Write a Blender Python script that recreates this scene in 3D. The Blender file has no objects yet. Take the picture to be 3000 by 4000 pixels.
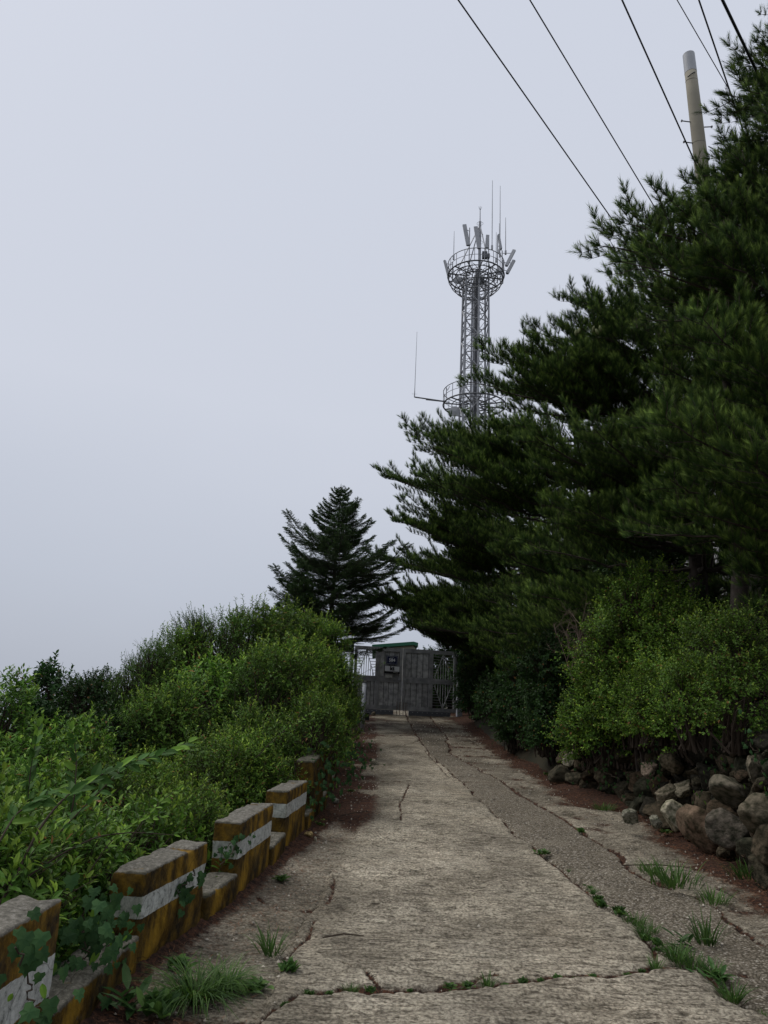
import bpy, math, random
import numpy as np
from mathutils import Vector, Matrix
random.seed(7); rng = np.random.default_rng(7)
S = bpy.context.scene; COL = S.collection
# ------------------------------------------------------------------ camera
PIT, ROL, F = math.radians(15), math.radians(2.5), 3000.0
CAM = np.array([0, 0, 1.6])
_f = np.array([0, math.cos(PIT), math.sin(PIT)]); _u0 = np.array([0, -math.sin(PIT), math.cos(PIT)]); _r0 = np.array([1., 0, 0])
_r = math.cos(ROL)*_r0 + math.sin(ROL)*_u0; _u = -math.sin(ROL)*_r0 + math.cos(ROL)*_u0
cd = bpy.data.cameras.new('camera'); cam = bpy.data.objects.new('camera', cd); COL.objects.link(cam)
M = Matrix.Identity(4)
for i in range(3):
    M[i][0], M[i][1], M[i][2], M[i][3] = _r[i], _u[i], -_f[i], CAM[i]
cam.matrix_world = M
cd.sensor_fit = 'VERTICAL'; cd.sensor_height = 24; cd.lens = 24*0.75; cd.clip_end = 9000; cd.clip_start = .05
S.camera = cam
# ------------------------------------------------------------------ light
W = bpy.data.worlds.new('World'); S.world = W; W.use_nodes = True
nt = W.node_tree; nt.nodes.clear(); N = nt.nodes; L = nt.links
SUN_EL, SUN_AZ = math.radians(58), math.radians(-70)
sky = N.new('ShaderNodeTexSky'); sky.sky_type = 'NISHITA'; sky.sun_disc = False
sky.sun_elevation = SUN_EL; sky.sun_rotation = SUN_AZ; sky.air_density = 1; sky.dust_density = 5
bg1 = N.new('ShaderNodeBackground'); bg1.inputs[1].default_value = .05; L.new(sky.outputs[0], bg1.inputs[0])
tc = N.new('ShaderNodeTexCoord'); sep = N.new('ShaderNodeSeparateXYZ'); L.new(tc.outputs['Generated'], sep.inputs[0])
nz = N.new('ShaderNodeTexNoise'); nz.inputs['Scale'].default_value = 1.3; nz.inputs['Detail'].default_value = 4; nz.inputs['Roughness'].default_value = .45
mp = N.new('ShaderNodeMapping'); mp.inputs['Scale'].default_value = (1, 1, 2.2); L.new(tc.outputs['Generated'], mp.inputs[0]); L.new(mp.outputs[0], nz.inputs[0])
ma = N.new('ShaderNodeMath'); ma.operation = 'MULTIPLY_ADD'; ma.inputs[1].default_value = .2; L.new(nz.outputs[0], ma.inputs[0])
L.new(sep.outputs['Z'], ma.inputs[2])
rp = N.new('ShaderNodeValToRGB'); L.new(ma.outputs[0], rp.inputs[0])
el = rp.color_ramp.elements
el[0].position = 0.0; el[0].color = (.40, .43, .50, 1)
el[1].position = 1.0; el[1].color = (1.25, 1.3, 1.38, 1)
for p, c in ((.13, (.45, .485, .565, 1)), (.27, (.53, .57, .66, 1)), (.48, (.635, .67, .76, 1)), (.93, (.645, .685, .785, 1))):
    e = el.new(p); e.color = c
bg2 = N.new('ShaderNodeBackground'); bg2.inputs[1].default_value = .86; L.new(rp.outputs[0], bg2.inputs[0])
ad = N.new('ShaderNodeAddShader'); L.new(bg1.outputs[0], ad.inputs[0]); L.new(bg2.outputs[0], ad.inputs[1])
bg1.inputs[1].default_value = .05
wo = N.new('ShaderNodeOutputWorld'); mx = N.new('ShaderNodeMixShader'); mx.inputs[0].default_value = .9
L.new(bg1.outputs[0], mx.inputs[1]); L.new(bg2.outputs[0], mx.inputs[2]); L.new(mx.outputs[0], wo.inputs[0]); N.remove(ad)
sd = bpy.data.lights.new('sun', 'SUN'); sd.energy = 1.3; sd.angle = math.radians(35); sd.color = (1, .96, .9)
so = bpy.data.objects.new('sun', sd); COL.objects.link(so)
sdir = Vector((math.sin(SUN_AZ)*math.cos(SUN_EL), math.cos(SUN_AZ)*math.cos(SUN_EL), math.sin(SUN_EL)))
so.rotation_euler = sdir.to_track_quat('Z', 'Y').to_euler()
S.view_settings.view_transform = 'Standard'; S.view_settings.look = 'None'; S.view_settings.gamma = 1; S.view_settings.exposure = 0.28
S.view_settings.use_curve_mapping = False
S.render.engine = 'CYCLES'; S.cycles.max_bounces = 5; S.cycles.diffuse_bounces = 3; S.cycles.transmission_bounces = 3; S.cycles.transparent_max_bounces = 4
# ------------------------------------------------------------------ picture -> place helpers
def ray(px, py): return _f + _r*(px-1500)/F + _u*(2000-py)/F
def at(px, py, Y):
    d = ray(px, py); return CAM + d*(Y/d[1])
def atz(px, py, z):
    d = ray(px, py); return CAM + d*((z-1.6)/d[2])
def proj(p):
    v = np.asarray(p)-CAM; D = v@_f; return 1500+F*(v@_r)/D, 2000-F*(v@_u)/D
def zr(y):
    y = np.asarray(y, float)
    a = np.where(y < 33, .03*y+.0009*np.clip(y, 0, 33)**2, .99+.98+1.2*(1-np.exp(-(y-33)*.06)))
    return np.where(y < 0, 30*(np.exp(np.minimum(y, 0)*.001)-1), a)
def gnd(px, py, h=0.):
    d = ray(px, py); lo, hi = .5, 90
    for _ in range(45):
        m = (lo+hi)/2; p = CAM+d*m
        if p[2] > zr(p[1])+h: lo = m
        else: hi = m
    return CAM+d*lo
def poly(pts):
    q = sorted([(gnd(*p)[1], gnd(*p)[0]) for p in pts]); return np.array([a for a, b in q]), np.array([b for a, b in q])
WY = np.array([-60, 2., 3.7, 4.85, 5.66, 6.36, 7.34, 8.06, 9.06, 10.3, 16, 21, 33, 60]); WX = np.array([-1.7, -1.62, -1.36, -1.29, -1.12, -1.0, -.88, -.83, -.72, -.62, -.6, -.56, -.75, -.75])
xw = lambda y: np.interp(y, WY, WX)
RY = np.array([-60, 0, 7, 9.8, 11.4, 12.5, 14.3, 18.7, 27, 30, 34]); RX = np.array([3.4, 3.5, 3.5, 3.75, 3.75, 3.7, 3.35, 3.1, 3.2, 3.5, 3.6])
xR = lambda y: np.interp(y, RY, RX)
wallh = lambda y: np.interp(y, [0, 5, 8, 10, 12, 14, 18, 30, 40], [1.25, 1.25, 1.2, 1.1, .95, .6, .4, .35, .1])
def sstep(a, b, x):
    t = np.clip((x-a)/(b-a), 0, 1); return t*t*(3-2*t)
def H(x, y):
    x = np.asarray(x, float); y = np.asarray(y, float)
    b = zr(y)
    dl = np.clip(xw(y)-.3-x, 0, None); dr = np.clip(x-xR(y)-.05, 0, None)
    z = b - 70*(1-np.exp(-.50*dl/70)) + sstep(0, .45, dr)*wallh(y) + .10*np.clip(dr-.45, 0, 20) - 60*(1-np.exp(-np.clip(dr-30, 0, None)*.2/60))
    z = z - 60*(1-np.exp(-np.clip(y-85, 0, None)*.25/60))
    return z
# ------------------------------------------------------------------ numpy noise
_perm = rng.permutation(512).astype(np.int64); _gr = rng.normal(size=(512, 3)); _gr /= np.linalg.norm(_gr, axis=1)[:, None]
def pn(x, y, z=0.):
    x, y, z = np.broadcast_arrays(np.asarray(x, float), np.asarray(y, float), np.asarray(z, float))
    xi, yi, zi = np.floor(x).astype(np.int64), np.floor(y).astype(np.int64), np.floor(z).astype(np.int64)
    xf, yf, zf = x-xi, y-yi, z-zi
    u, v, w = [t*t*t*(t*(t*6-15)+10) for t in (xf, yf, zf)]
    out = 0
    for dx in (0, 1):
        for dy in (0, 1):
            for dz in (0, 1):
                h = _perm[(_perm[(_perm[(xi+dx) & 511]+yi+dy) & 511]+zi+dz) & 511]
                g = _gr[h]
                d = g[..., 0]*(xf-dx)+g[..., 1]*(yf-dy)+g[..., 2]*(zf-dz)
                out = out + d*(u if dx else 1-u)*(v if dy else 1-v)*(w if dz else 1-w)
    return out
# ------------------------------------------------------------------ materials
def mat(name, col=(.5, .5, .5), rough=.8, metal=0., col2=None, nscale=3., bump=0., bscale=40., detail=6, attr=None, trans=0., spec=.3, objcol=False, rnd=0., ramp=(.35, .65), coord='Object'):
    m = bpy.data.materials.new(name); m.use_nodes = True; t = m.node_tree; n = t.nodes; l = t.links
    b = n['Principled BSDF']; b.inputs['Roughness'].default_value = rough; b.inputs['Metallic'].default_value = metal
    b.inputs['Specular IOR Level'].default_value = spec
    c = None
    if attr:
        a = n.new('ShaderNodeAttribute'); a.attribute_name = attr; c = a.outputs['Color']
    tcn = n.new('ShaderNodeTexCoord')
    if col2 is not None:
        x = n.new('ShaderNodeTexNoise'); x.inputs['Scale'].default_value = nscale; x.inputs['Detail'].default_value = detail
        l.new(tcn.outputs[coord], x.inputs[0])
        r = n.new('ShaderNodeValToRGB'); r.color_ramp.elements[0].position = ramp[0]; r.color_ramp.elements[1].position = ramp[1]
        r.color_ramp.elements[0].color = (*col, 1); r.color_ramp.elements[1].color = (*col2, 1)
        l.new(x.outputs[0], r.inputs[0]); c2 = r.outputs[0]
        if c is not None:
            mm = n.new('ShaderNodeMix'); mm.data_type = 'RGBA'; mm.blend_type = 'MULTIPLY'; mm.inputs[0].default_value = 1
            l.new(c, mm.inputs[6]); l.new(c2, mm.inputs[7]); c2 = mm.outputs[2]
        c = c2
    if objcol:
        o = n.new('ShaderNodeObjectInfo'); mm = n.new('ShaderNodeMix'); mm.data_type = 'RGBA'; mm.blend_type = 'MULTIPLY'; mm.inputs[0].default_value = 1
        l.new(o.outputs['Color'], mm.inputs[6])
        if c is not None: l.new(c, mm.inputs[7])
        else: mm.inputs[7].default_value = (*col, 1)
        c = mm.outputs[2]
    if rnd:
        o = n.new('ShaderNodeObjectInfo'); mr = n.new('ShaderNodeMapRange'); mr.inputs[3].default_value = 1-rnd; mr.inputs[4].default_value = 1+rnd
        l.new(o.outputs['Random'], mr.inputs[0]); hs = n.new('ShaderNodeHueSaturation'); l.new(mr.outputs[0], hs.inputs['Value'])
        if c is not None: l.new(c, hs.inputs['Color'])
        else: hs.inputs['Color'].default_value = (*col, 1)
        c = hs.outputs[0]
    if c is not None: l.new(c, b.inputs['Base Color'])
    else: b.inputs['Base Color'].default_value = (*col, 1)
    if bump:
        x = n.new('ShaderNodeTexNoise'); x.inputs['Scale'].default_value = bscale; x.inputs['Detail'].default_value = 5
        l.new(tcn.outputs[coord], x.inputs[0]); bp = n.new('ShaderNodeBump'); bp.inputs['Strength'].default_value = bump; bp.inputs['Distance'].default_value = .02
        l.new(x.outputs[0], bp.inputs['Height']); l.new(bp.outputs[0], b.inputs['Normal'])
    if trans:
        tr = n.new('ShaderNodeBsdfTranslucent'); mxs = n.new('ShaderNodeMixShader'); mxs.inputs[0].default_value = trans
        if c is not None: l.new(c, tr.inputs[0])
        else: tr.inputs[0].default_value = (*col, 1)
        l.new(b.outputs[0], mxs.inputs[1]); l.new(tr.outputs[0], mxs.inputs[2]); l.new(mxs.outputs[0], n['Material Output'].inputs[0])
    return m
mLeaf = mat('leaf', attr='tint', rough=.5, trans=.32, spec=.2, rnd=.26)
mNeedle = mat('needles', attr='tint', rough=.6, trans=.15, spec=.12, rnd=.15)
mBark = mat('bark', (.035, .026, .02), .9, col2=(.075, .06, .05), nscale=9, bump=.6, bscale=25)
mTwig = mat('twig', (.045, .032, .022), .9)
mDead = mat('dead_twig', (.15, .11, .085), .9)
mSteel = mat('galvanised_steel', (.24, .25, .27), .55, .1, col2=(.36, .37, .39), nscale=2.5)
mSteelD = mat('dark_steel', (.11, .115, .125), .6, .1)
mPanel = mat('antenna_plastic', (.36, .37, .39), .5, col2=(.42, .43, .45), nscale=2)
mStone = mat('stone', (.26, .28, .20), .95, col2=(1.2, 1.12, .98), nscale=3.5, bump=1., bscale=6, objcol=True, detail=12, spec=.15, ramp=(.36, .64))
mPole = mat('pole_concrete', (.24, .215, .165), .85, col2=(.31, .285, .225), nscale=1.2, bump=.15, bscale=50)
mWire = mat('cable_rubber', (.012, .012, .016), .5)
mWood = mat('weathered_board', (.20, .20, .20), .85, col2=(.42, .42, .41), nscale=6, bump=.3, bscale=60, rnd=.25)
mFrame = mat('grey_frame', (.17, .172, .175), .8, col2=(.31, .31, .305), nscale=4, rnd=.12)
mBlack = mat('black_plastic', (.008, .008, .009), .5)
mNavy = mat('navy_enamel', (.008, .012, .05), .45)
mWhite = mat('white_print', (.62, .63, .64), .6)
mPaper = mat('paper', (.5, .5, .46), .8, col2=(.36, .36, .32), nscale=25)
mCream = mat('cream_render', (.46, .43, .35), .9, col2=(.54, .51, .43), nscale=1.5)
mPale = mat('pale_render', (.50, .50, .52), .9, col2=(.60, .60, .61), nscale=.8)
mGreenR = mat('green_roof', (.02, .10, .055), .7)
mRed = mat('red_paint', (.25, .02, .025), .6)
mGlass = mat('window_glass', (.02, .025, .03), .08, spec=.6)
mRope = mat('cord', (.2, .35, .33), .8)
mStoneBlk = None
# road material: attribute 'mask' R litter/dirt, G exposed aggregate, B damp staining plus painted groove and tree shade
def road_material():
    m = bpy.data.materials.new('road_concrete'); m.use_nodes = True; t = m.node_tree; n = t.nodes; l = t.links
    b = n['Principled BSDF']; b.inputs['Roughness'].default_value = .9; b.inputs['Specular IOR Level'].default_value = .2
    tcn = n.new('ShaderNodeTexCoord'); a = n.new('ShaderNodeAttribute'); a.attribute_name = 'mask'
    sp = n.new('ShaderNodeSeparateColor'); l.new(a.outputs['Color'], sp.inputs[0])
    def noise(scale, detail=5, sc=(1, 1, 1), rough=.6):
        mpn = n.new('ShaderNodeMapping'); mpn.inputs['Scale'].default_value = sc; l.new(tcn.outputs['Object'], mpn.inputs[0])
        x = n.new('ShaderNodeTexNoise'); x.inputs['Scale'].default_value = scale; x.inputs['Detail'].default_value = detail; x.inputs['Roughness'].default_value = rough
        l.new(mpn.outputs[0], x.inputs[0]); return x.outputs[0]
    def ramp(inp, stops):
        r = n.new('ShaderNodeValToRGB'); l.new(inp, r.inputs[0]); e = r.color_ramp.elements
        e[0].position, e[0].color = stops[0][0], (*stops[0][1], 1); e[1].position, e[1].color = stops[-1][0], (*stops[-1][1], 1)
        for p, c in stops[1:-1]:
            q = e.new(p); q.color = (*c, 1)
        return r.outputs[0]
    def mix(f, a_, b_, mode='MIX'):
        mm = n.new('ShaderNodeMix'); mm.data_type = 'RGBA'; mm.blend_type = mode
        if isinstance(f, float): mm.inputs[0].default_value = f
        else: l.new(f, mm.inputs[0])
        for k, s in ((6, a_), (7, b_)):
            if isinstance(s, tuple): mm.inputs[k].default_value = (*s, 1)
            else: l.new(s, mm.inputs[k])
        return mm.outputs[2]
    conc = ramp(noise(1.3, 8), [(.3, (.36, .312, .235)), (.52, (.53, .47, .365)), (.72, (.65, .585, .465))])
    streak = ramp(noise(7, 7, (1, 3.4, 1), .75), [(.38, (.30, .285, .27)), (.50, (.9, .9, .9)), (.62, (1.08, 1.08, 1.08))])
    conc = mix(.85, conc, streak, 'MULTIPLY')
    dash = ramp(noise(9, 5, (1, 3.6, 1), .6), [(.33, (.18, .16, .14)), (.42, (1, 1, 1)), (1, (1, 1, 1))])
    conc = mix(.85, conc, dash, 'MULTIPLY')
    dash2 = ramp(noise(13, 4, (.75, 5.5, 1), .55), [(.34, (.25, .22, .19)), (.41, (1, 1, 1)), (1, (1, 1, 1))])
    conc = mix(.8, conc, dash2, 'MULTIPLY')
    blot = ramp(noise(1.1, 7, (1, .6, 1), .65), [(.36, (.50, .49, .48)), (.5, (.90, .90, .89)), (.64, (1.18, 1.17, 1.16))])
    conc = mix(.9, conc, blot, 'MULTIPLY')
    speck = ramp(noise(48, 4), [(.38, (.34, .32, .30)), (.5, (1, 1, 1)), (.62, (1.55, 1.55, 1.55))])
    conc = mix(.8, conc, speck, 'MULTIPLY')
    vo = n.new('ShaderNodeTexVoronoi'); vo.inputs['Scale'].default_value = 55; l.new(tcn.outputs['Object'], vo.inputs[0])
    vc = n.new('ShaderNodeSeparateColor'); l.new(vo.outputs['Color'], vc.inputs[0])
    agg = ramp(vc.outputs[0], [(.0, (.17, .145, .11)), (.4, (.29, .25, .19)), (.8, (.42, .37, .29)), (1, (.60, .55, .47))])
    edge = ramp(vo.outputs['Distance'], [(.25, (1, 1, 1)), (.62, (.35, .33, .3))])
    agg = mix(1., agg, edge, 'MULTIPLY')
    c = mix(sp.outputs[1], conc, agg)
    stain_shade = ramp(noise(4, 8), [(.35, (.22, .22, .20)), (.7, (.50, .48, .45))])
    c = mix(sp.outputs[2], c, mix(1., c, stain_shade, 'MULTIPLY'))
    dirt = ramp(noise(28, 8, (1, 1, 1), .75), [(.36, (.014, .010, .008)), (.48, (.045, .024, .016)), (.60, (.12, .052, .028)), (.76, (.20, .10, .052))])
    nd = noise(16, 9, (1, 1, 1), .8)
    ad1 = n.new('ShaderNodeMath'); ad1.operation = 'ADD'; l.new(sp.outputs[0], ad1.inputs[0]); l.new(nd, ad1.inputs[1])
    mr = n.new('ShaderNodeMapRange'); mr.inputs[1].default_value = .90; mr.inputs[2].default_value = 1.10; l.new(ad1.outputs[0], mr.inputs[0])
    c = mix(mr.outputs[0], c, dirt)
    l.new(c, b.inputs['Base Color'])
    hsum = n.new('ShaderNodeMath'); hsum.operation = 'ADD'; l.new(noise(8, 8, (1, 3.2, 1), .8), hsum.inputs[0]); l.new(noise(45, 6), hsum.inputs[1])
    bp = n.new('ShaderNodeBump'); bp.inputs['Strength'].default_value = 1.; bp.inputs['Distance'].default_value = .03; l.new(hsum.outputs[0], bp.inputs['Height'])
    l.new(bp.outputs[0], b.inputs['Normal'])
    return m
mRoad = road_material()
def block_material():
    m = bpy.data.materials.new('painted_concrete'); m.use_nodes = True; t = m.node_tree; n = t.nodes; l = t.links
    b = n['Principled BSDF']; b.inputs['Roughness'].default_value = .85; b.inputs['Specular IOR Level'].default_value = .2
    tcn = n.new('ShaderNodeTexCoord'); a = n.new('ShaderNodeAttribute'); a.attribute_name = 'mask'
    sp = n.new('ShaderNodeSeparateColor'); l.new(a.outputs['Color'], sp.inputs[0])   # R band height fraction, G top/bare, B dampness
    def noise(scale, detail=6, sc=(1, 1, 1), rough=.6):
        mpn = n.new('ShaderNodeMapping'); mpn.inputs['Scale'].default_value = sc; l.new(tcn.outputs['Object'], mpn.inputs[0])
        x = n.new('ShaderNodeTexNoise'); x.inputs['Scale'].default_value = scale; x.inputs['Detail'].default_value = detail; x.inputs['Roughness'].default_value = rough
        l.new(mpn.outputs[0], x.inputs[0]); return x.outputs[0]
    def ramp(inp, stops):
        r = n.new('ShaderNodeValToRGB'); l.new(inp, r.inputs[0]); e = r.color_ramp.elements
        e[0].position, e[0].color = stops[0][0], (*stops[0][1], 1); e[1].position, e[1].color = stops[-1][0], (*stops[-1][1], 1)
        for p, c in stops[1:-1]:
            q = e.new(p); q.color = (*c, 1)
        return r.outputs[0]
    def mix(f, a_, b_, mode='MIX'):
        mm = n.new('ShaderNodeMix'); mm.data_type = 'RGBA'; mm.blend_type = mode
        if isinstance(f, float): mm.inputs[0].default_value = f
        else: l.new(f, mm.inputs[0])
        for k, s in ((6, a_), (7, b_)):
            if isinstance(s, tuple): mm.inputs[k].default_value = (*s, 1)
            else: l.new(s, mm.inputs[k])
        return mm.outputs[2]
    yel = ramp(noise(5, 9, (1, 1, .7), .7), [(.38, (.04, .03, .018)), (.47, (.14, .085, .018)), (.54, (.22, .125, .015)), (.74, (.38, .22, .02))])
    grim = ramp(noise(7, 9, (1, 1, .6), .7), [(.40, (.16, .14, .11)), (.58, (1, 1, 1)), (1, (1, 1, 1))])
    yel = mix(.85, yel, grim, 'MULTIPLY')
    whi = ramp(noise(20, 9, (1, 1, .8), .8), [(.37, (.10, .105, .095)), (.45, (.36, .37, .35)), (.6, (.56, .57, .54))])
    bare = ramp(noise(34, 10, (1, 1, 1), .8), [(.3, (.03, .028, .024)), (.5, (.12, .11, .09)), (.68, (.27, .25, .22))])
    bnd = n.new('ShaderNodeMath'); bnd.operation = 'GREATER_THAN'; bnd.inputs[1].default_value = .5
    nn = n.new('ShaderNodeMath'); nn.operation = 'MULTIPLY_ADD'; nn.inputs[1].default_value = .5; nn.inputs[2].default_value = -.25; l.new(noise(30, 4), nn.inputs[0])
    aa = n.new('ShaderNodeMath'); aa.operation = 'ADD'; l.new(sp.outputs[0], aa.inputs[0]); l.new(nn.outputs[0], aa.inputs[1]); l.new(aa.outputs[0], bnd.inputs[0])
    c = mix(bnd.outputs[0], yel, whi)
    n2 = n.new('ShaderNodeMath'); n2.operation = 'ADD'; l.new(sp.outputs[1], n2.inputs[0]); l.new(noise(12, 8, (1, 1, 1), .7), n2.inputs[1])
    mr = n.new('ShaderNodeMapRange'); mr.inputs[1].default_value = .86; mr.inputs[2].default_value = 1.02; l.new(n2.outputs[0], mr.inputs[0])
    c = mix(mr.outputs[0], c, bare)
    moss = ramp(noise(11, 7), [(.3, (.30, .32, .22)), (.7, (.75, .75, .65))])
    c = mix(sp.outputs[2], c, mix(1., c, moss, 'MULTIPLY'))
    # hairline cracks
    vo = n.new('ShaderNodeTexVoronoi'); vo.feature = 'DISTANCE_TO_EDGE'; vo.inputs['Scale'].default_value = 1.9
    dm = n.new('ShaderNodeMix'); dm.data_type = 'RGBA'; dm.inputs[0].default_value = .12; x = n.new('ShaderNodeTexNoise'); x.inputs['Scale'].default_value = 5
    l.new(tcn.outputs['Object'], x.inputs[0]); l.new(tcn.outputs['Object'], dm.inputs[6]); l.new(x.outputs['Color'], dm.inputs[7]); l.new(dm.outputs[2], vo.inputs[0])
    ck = ramp(vo.outputs['Distance'], [(.0, (.12, .1, .08)), (.007, (1, 1, 1))])
    c = mix(.6, c, ck, 'MULTIPLY')
    l.new(c, b.inputs['Base Color'])
    bp = n.new('ShaderNodeBump'); bp.inputs['Strength'].default_value = .7; bp.inputs['Distance'].default_value = .008; l.new(noise(38, 7), bp.inputs['Height']); l.new(bp.outputs[0], b.inputs['Normal'])
    return m
mBlock = block_material()
mSoil = mat('ground_soil', (.016, .018, .009), .95, col2=(.04, .032, .018), nscale=1.5, bump=.6, bscale=12)
# ------------------------------------------------------------------ mesh building
def tri_mesh(name, V, T, mats, midx=None, tint=None, smooth=False, attr='tint'):
    me = bpy.data.meshes.new(name); V = np.asarray(V, np.float32); T = np.asarray(T, np.int32)
    me.vertices.add(len(V)); me.vertices.foreach_set('co', V.ravel())
    me.loops.add(len(T)*3); me.loops.foreach_set('vertex_index', T.ravel())
    me.polygons.add(len(T)); me.polygons.foreach_set('loop_start', np.arange(0, len(T)*3, 3, dtype=np.int32))
    if midx is not None: me.polygons.foreach_set('material_index', np.asarray(midx, np.int32))
    me.update(calc_edges=True)
    me.polygons.foreach_set('use_smooth', np.full(len(T), smooth))
    for m in mats: me.materials.append(m)
    if tint is not None:
        a = me.color_attributes.new(attr, 'FLOAT_COLOR', 'POINT'); c = np.ones((len(V), 4), np.float32); c[:, :3] = tint; a.data.foreach_set('color', c.ravel())
    return me
class Geo:
    def __init__(s): s.V = []; s.T = []; s.M = []; s.C = []; s.n = 0
    def add(s, V, T, m=0, c=(1, 1, 1)):
        V = np.asarray(V, float).reshape(-1, 3); T = np.asarray(T, int).reshape(-1, 3)
        s.V.append(V); s.T.append(T+s.n); s.M.append(np.full(len(T), m)); s.C.append(np.broadcast_to(np.asarray(c, float), (len(V), 3))); s.n += len(V); return s
    def tube(s, P, R, k=6, m=0, c=(1, 1, 1), cap=True):
        P = np.asarray(P, float); n = len(P); R = np.broadcast_to(np.asarray(R, float), (n,))
        Tn = np.gradient(P, axis=0); Tn /= np.linalg.norm(Tn, axis=1)[:, None]+1e-12
        ref = np.array([0, 0, 1.]) if abs(Tn[0][2]) < .9 else np.array([1., 0, 0])
        A = np.cross(Tn, ref); A /= np.linalg.norm(A, axis=1)[:, None]+1e-9; B = np.cross(Tn, A)
        th = np.arange(k)*2*np.pi/k
        V = P[:, None]+R[:, None, None]*(A[:, None]*np.cos(th)[None, :, None]+B[:, None]*np.sin(th)[None, :, None])
        i = np.arange(n-1)[:, None]*k; j = np.arange(k)[None]; j2 = (j+1) % k
        a, b, c_, d = i+j, i+j2, i+k+j2, i+k+j
        T = np.concatenate([np.stack([a, b, c_], -1).reshape(-1, 3), np.stack([a, c_, d], -1).reshape(-1, 3)])
        if cap and k > 2:
            T = np.concatenate([T, [[0, q+1, q] for q in range(1, k-1)], [[(n-1)*k, (n-1)*k+q, (n-1)*k+q+1] for q in range(1, k-1)]])
        return s.add(V.reshape(-1, 3), T, m, c)
    def box(s, lo, hi, m=0, c=(1, 1, 1), X=None):
        (x0, y0, z0), (x1, y1, z1) = lo, hi
        V = np.array([(x0, y0, z0), (x1, y0, z0), (x1, y1, z0), (x0, y1, z0), (x0, y0, z1), (x1, y0, z1), (x1, y1, z1), (x0, y1, z1)], float)
        if X is not None: V = X(V)
        return s.add(V, [(0, 2, 1), (0, 3, 2), (4, 5, 6), (4, 6, 7), (0, 1, 5), (0, 5, 4), (1, 2, 6), (1, 6, 5), (2, 3, 7), (2, 7, 6), (3, 0, 4), (3, 4, 7)], m, c)
    def bar(s, a, b, w, h=None, m=0, c=(1, 1, 1)):
        h = h or w; a = np.asarray(a, float); b = np.asarray(b, float); d = b-a; Ln = np.linalg.norm(d); d = d/Ln
        ref = np.array([0, 0, 1.]) if abs(d[2]) < .95 else np.array([1., 0, 0]); p = np.cross(d, ref); p /= np.linalg.norm(p); q = np.cross(p, d)
        return s.box((0, -w/2, -h/2), (Ln, w/2, h/2), m, c, lambda V: a+V[:, :1]*d+V[:, 1:2]*p+V[:, 2:]*q)
    def mesh(s, name, mats, smooth=False, attr='tint'):
        return tri_mesh(name, np.concatenate(s.V), np.concatenate(s.T), mats, np.concatenate(s.M), np.concatenate(s.C), smooth, attr)
def obj(name, me, parent=None, loc=(0, 0, 0), rot=(0, 0, 0), sc=(1, 1, 1)):
    o = bpy.data.objects.new(name, me); COL.objects.link(o); o.location = loc; o.rotation_euler = rot; o.scale = sc
    if parent: o.parent = parent
    return o
def tag(o, label=None, cat=None, group=None, kind=None):
    if label: o['label'] = label
    if cat: o['category'] = cat
    if group: o['group'] = group
    if kind: o['kind'] = kind
    return o
def thing(name, label, cat, loc=(0, 0, 0), rot=(0, 0, 0), group=None):
    return tag(obj(name, None, None, loc, rot), label, cat, group)
def unit(v): v = np.asarray(v, float); return v/(np.linalg.norm(v, axis=-1, keepdims=True)+1e-12)
def perp(D):
    ref = np.where(np.abs(D[:, 2:3]) < .9, np.array([[0, 0, 1.]]), np.array([[1., 0, 0]])); A = unit(np.cross(D, ref)); return A, np.cross(D, A)
# ------------------------------------------------------------------ GROUND
def grid_mesh(xs, ys, zf, name, mats):
    X, Y = np.meshgrid(xs, ys); Z = zf(X, Y); V = np.stack([X, Y, Z], -1).reshape(-1, 3); nx = len(xs)
    i = np.arange(len(ys)-1)[:, None]*nx+np.arange(nx-1)[None]; i = i.ravel()
    T = np.concatenate([np.stack([i, i+1, i+nx+1], -1), np.stack([i, i+nx+1, i+nx], -1)]); return tri_mesh(name, V, T, mats, smooth=True)
xs = np.concatenate([-np.geomspace(4000, 12, 40), np.arange(-11.5, 12, .25), np.geomspace(12.5, 4000, 40)])
ys = np.concatenate([-np.geomspace(4000, 12, 30), np.arange(-11.5, 36, .3), np.geomspace(36.5, 4000, 50)])
def gz(X, Y):
    z = H(X, Y)+.05*pn(X*.8, Y*.8)*(np.abs(X) < 60)
    inroad = (X > xw(Y)-.25) & (X < xR(Y)+.1) & (Y > -8) & (Y < 34)
    return np.where(inroad, zr(Y)-.16, z-.03)
tag(obj('ground', grid_mesh(xs, ys, gz, 'ground', [mSoil])), 'dark earth hillside falling away left of the road and rising right', None, None, 'structure')
# ------------------------------------------------------------------ ROAD
C0 = poly([(1000, 3990), (1130, 3720), (1200, 3560), (1290, 3460), (1362, 3300), (1398, 3199), (1434, 3148), (1477, 3051), (1470, 2873), (1440, 2820)])
C1 = poly([(2832, 3879), (2760, 3790), (2557, 3700), (2475, 3599), (2359, 3527), (2287, 3459), (2186, 3387), (2085, 3300), (2005, 3250), (1861, 3105), (1803, 3051), (1680, 2940), (1620, 2860)])
C1 = (np.concatenate([[3.3, 4.2], C1[0]]), np.concatenate([[2.95, 2.35], C1[1]]))
C2 = poly([(3000, 3680), (2693, 3490), (2543, 3436), (2458, 3393), (2422, 3327), (2338, 3285), (2169, 3176), (2060, 3116), (1950, 3040), (1760, 2940), (1740, 2870)])
C3 = poly([(2904, 3472), (2742, 3393), (2603, 3273), (2482, 3182), (2253, 3146), (2120, 3044), (1950, 2950), (1853, 2873), (1800, 2830)])
def jl(pts): q = sorted([tuple(gnd(*p)[:2]) for p in pts]); return np.array([a for a, b in q]), np.array([b for a, b in q])
J1 = jl([(1000, 3990), (1181, 3873), (1494, 3866), (1844, 3848), (2266, 3818), (2555, 3782), (2760, 3782)])
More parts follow.
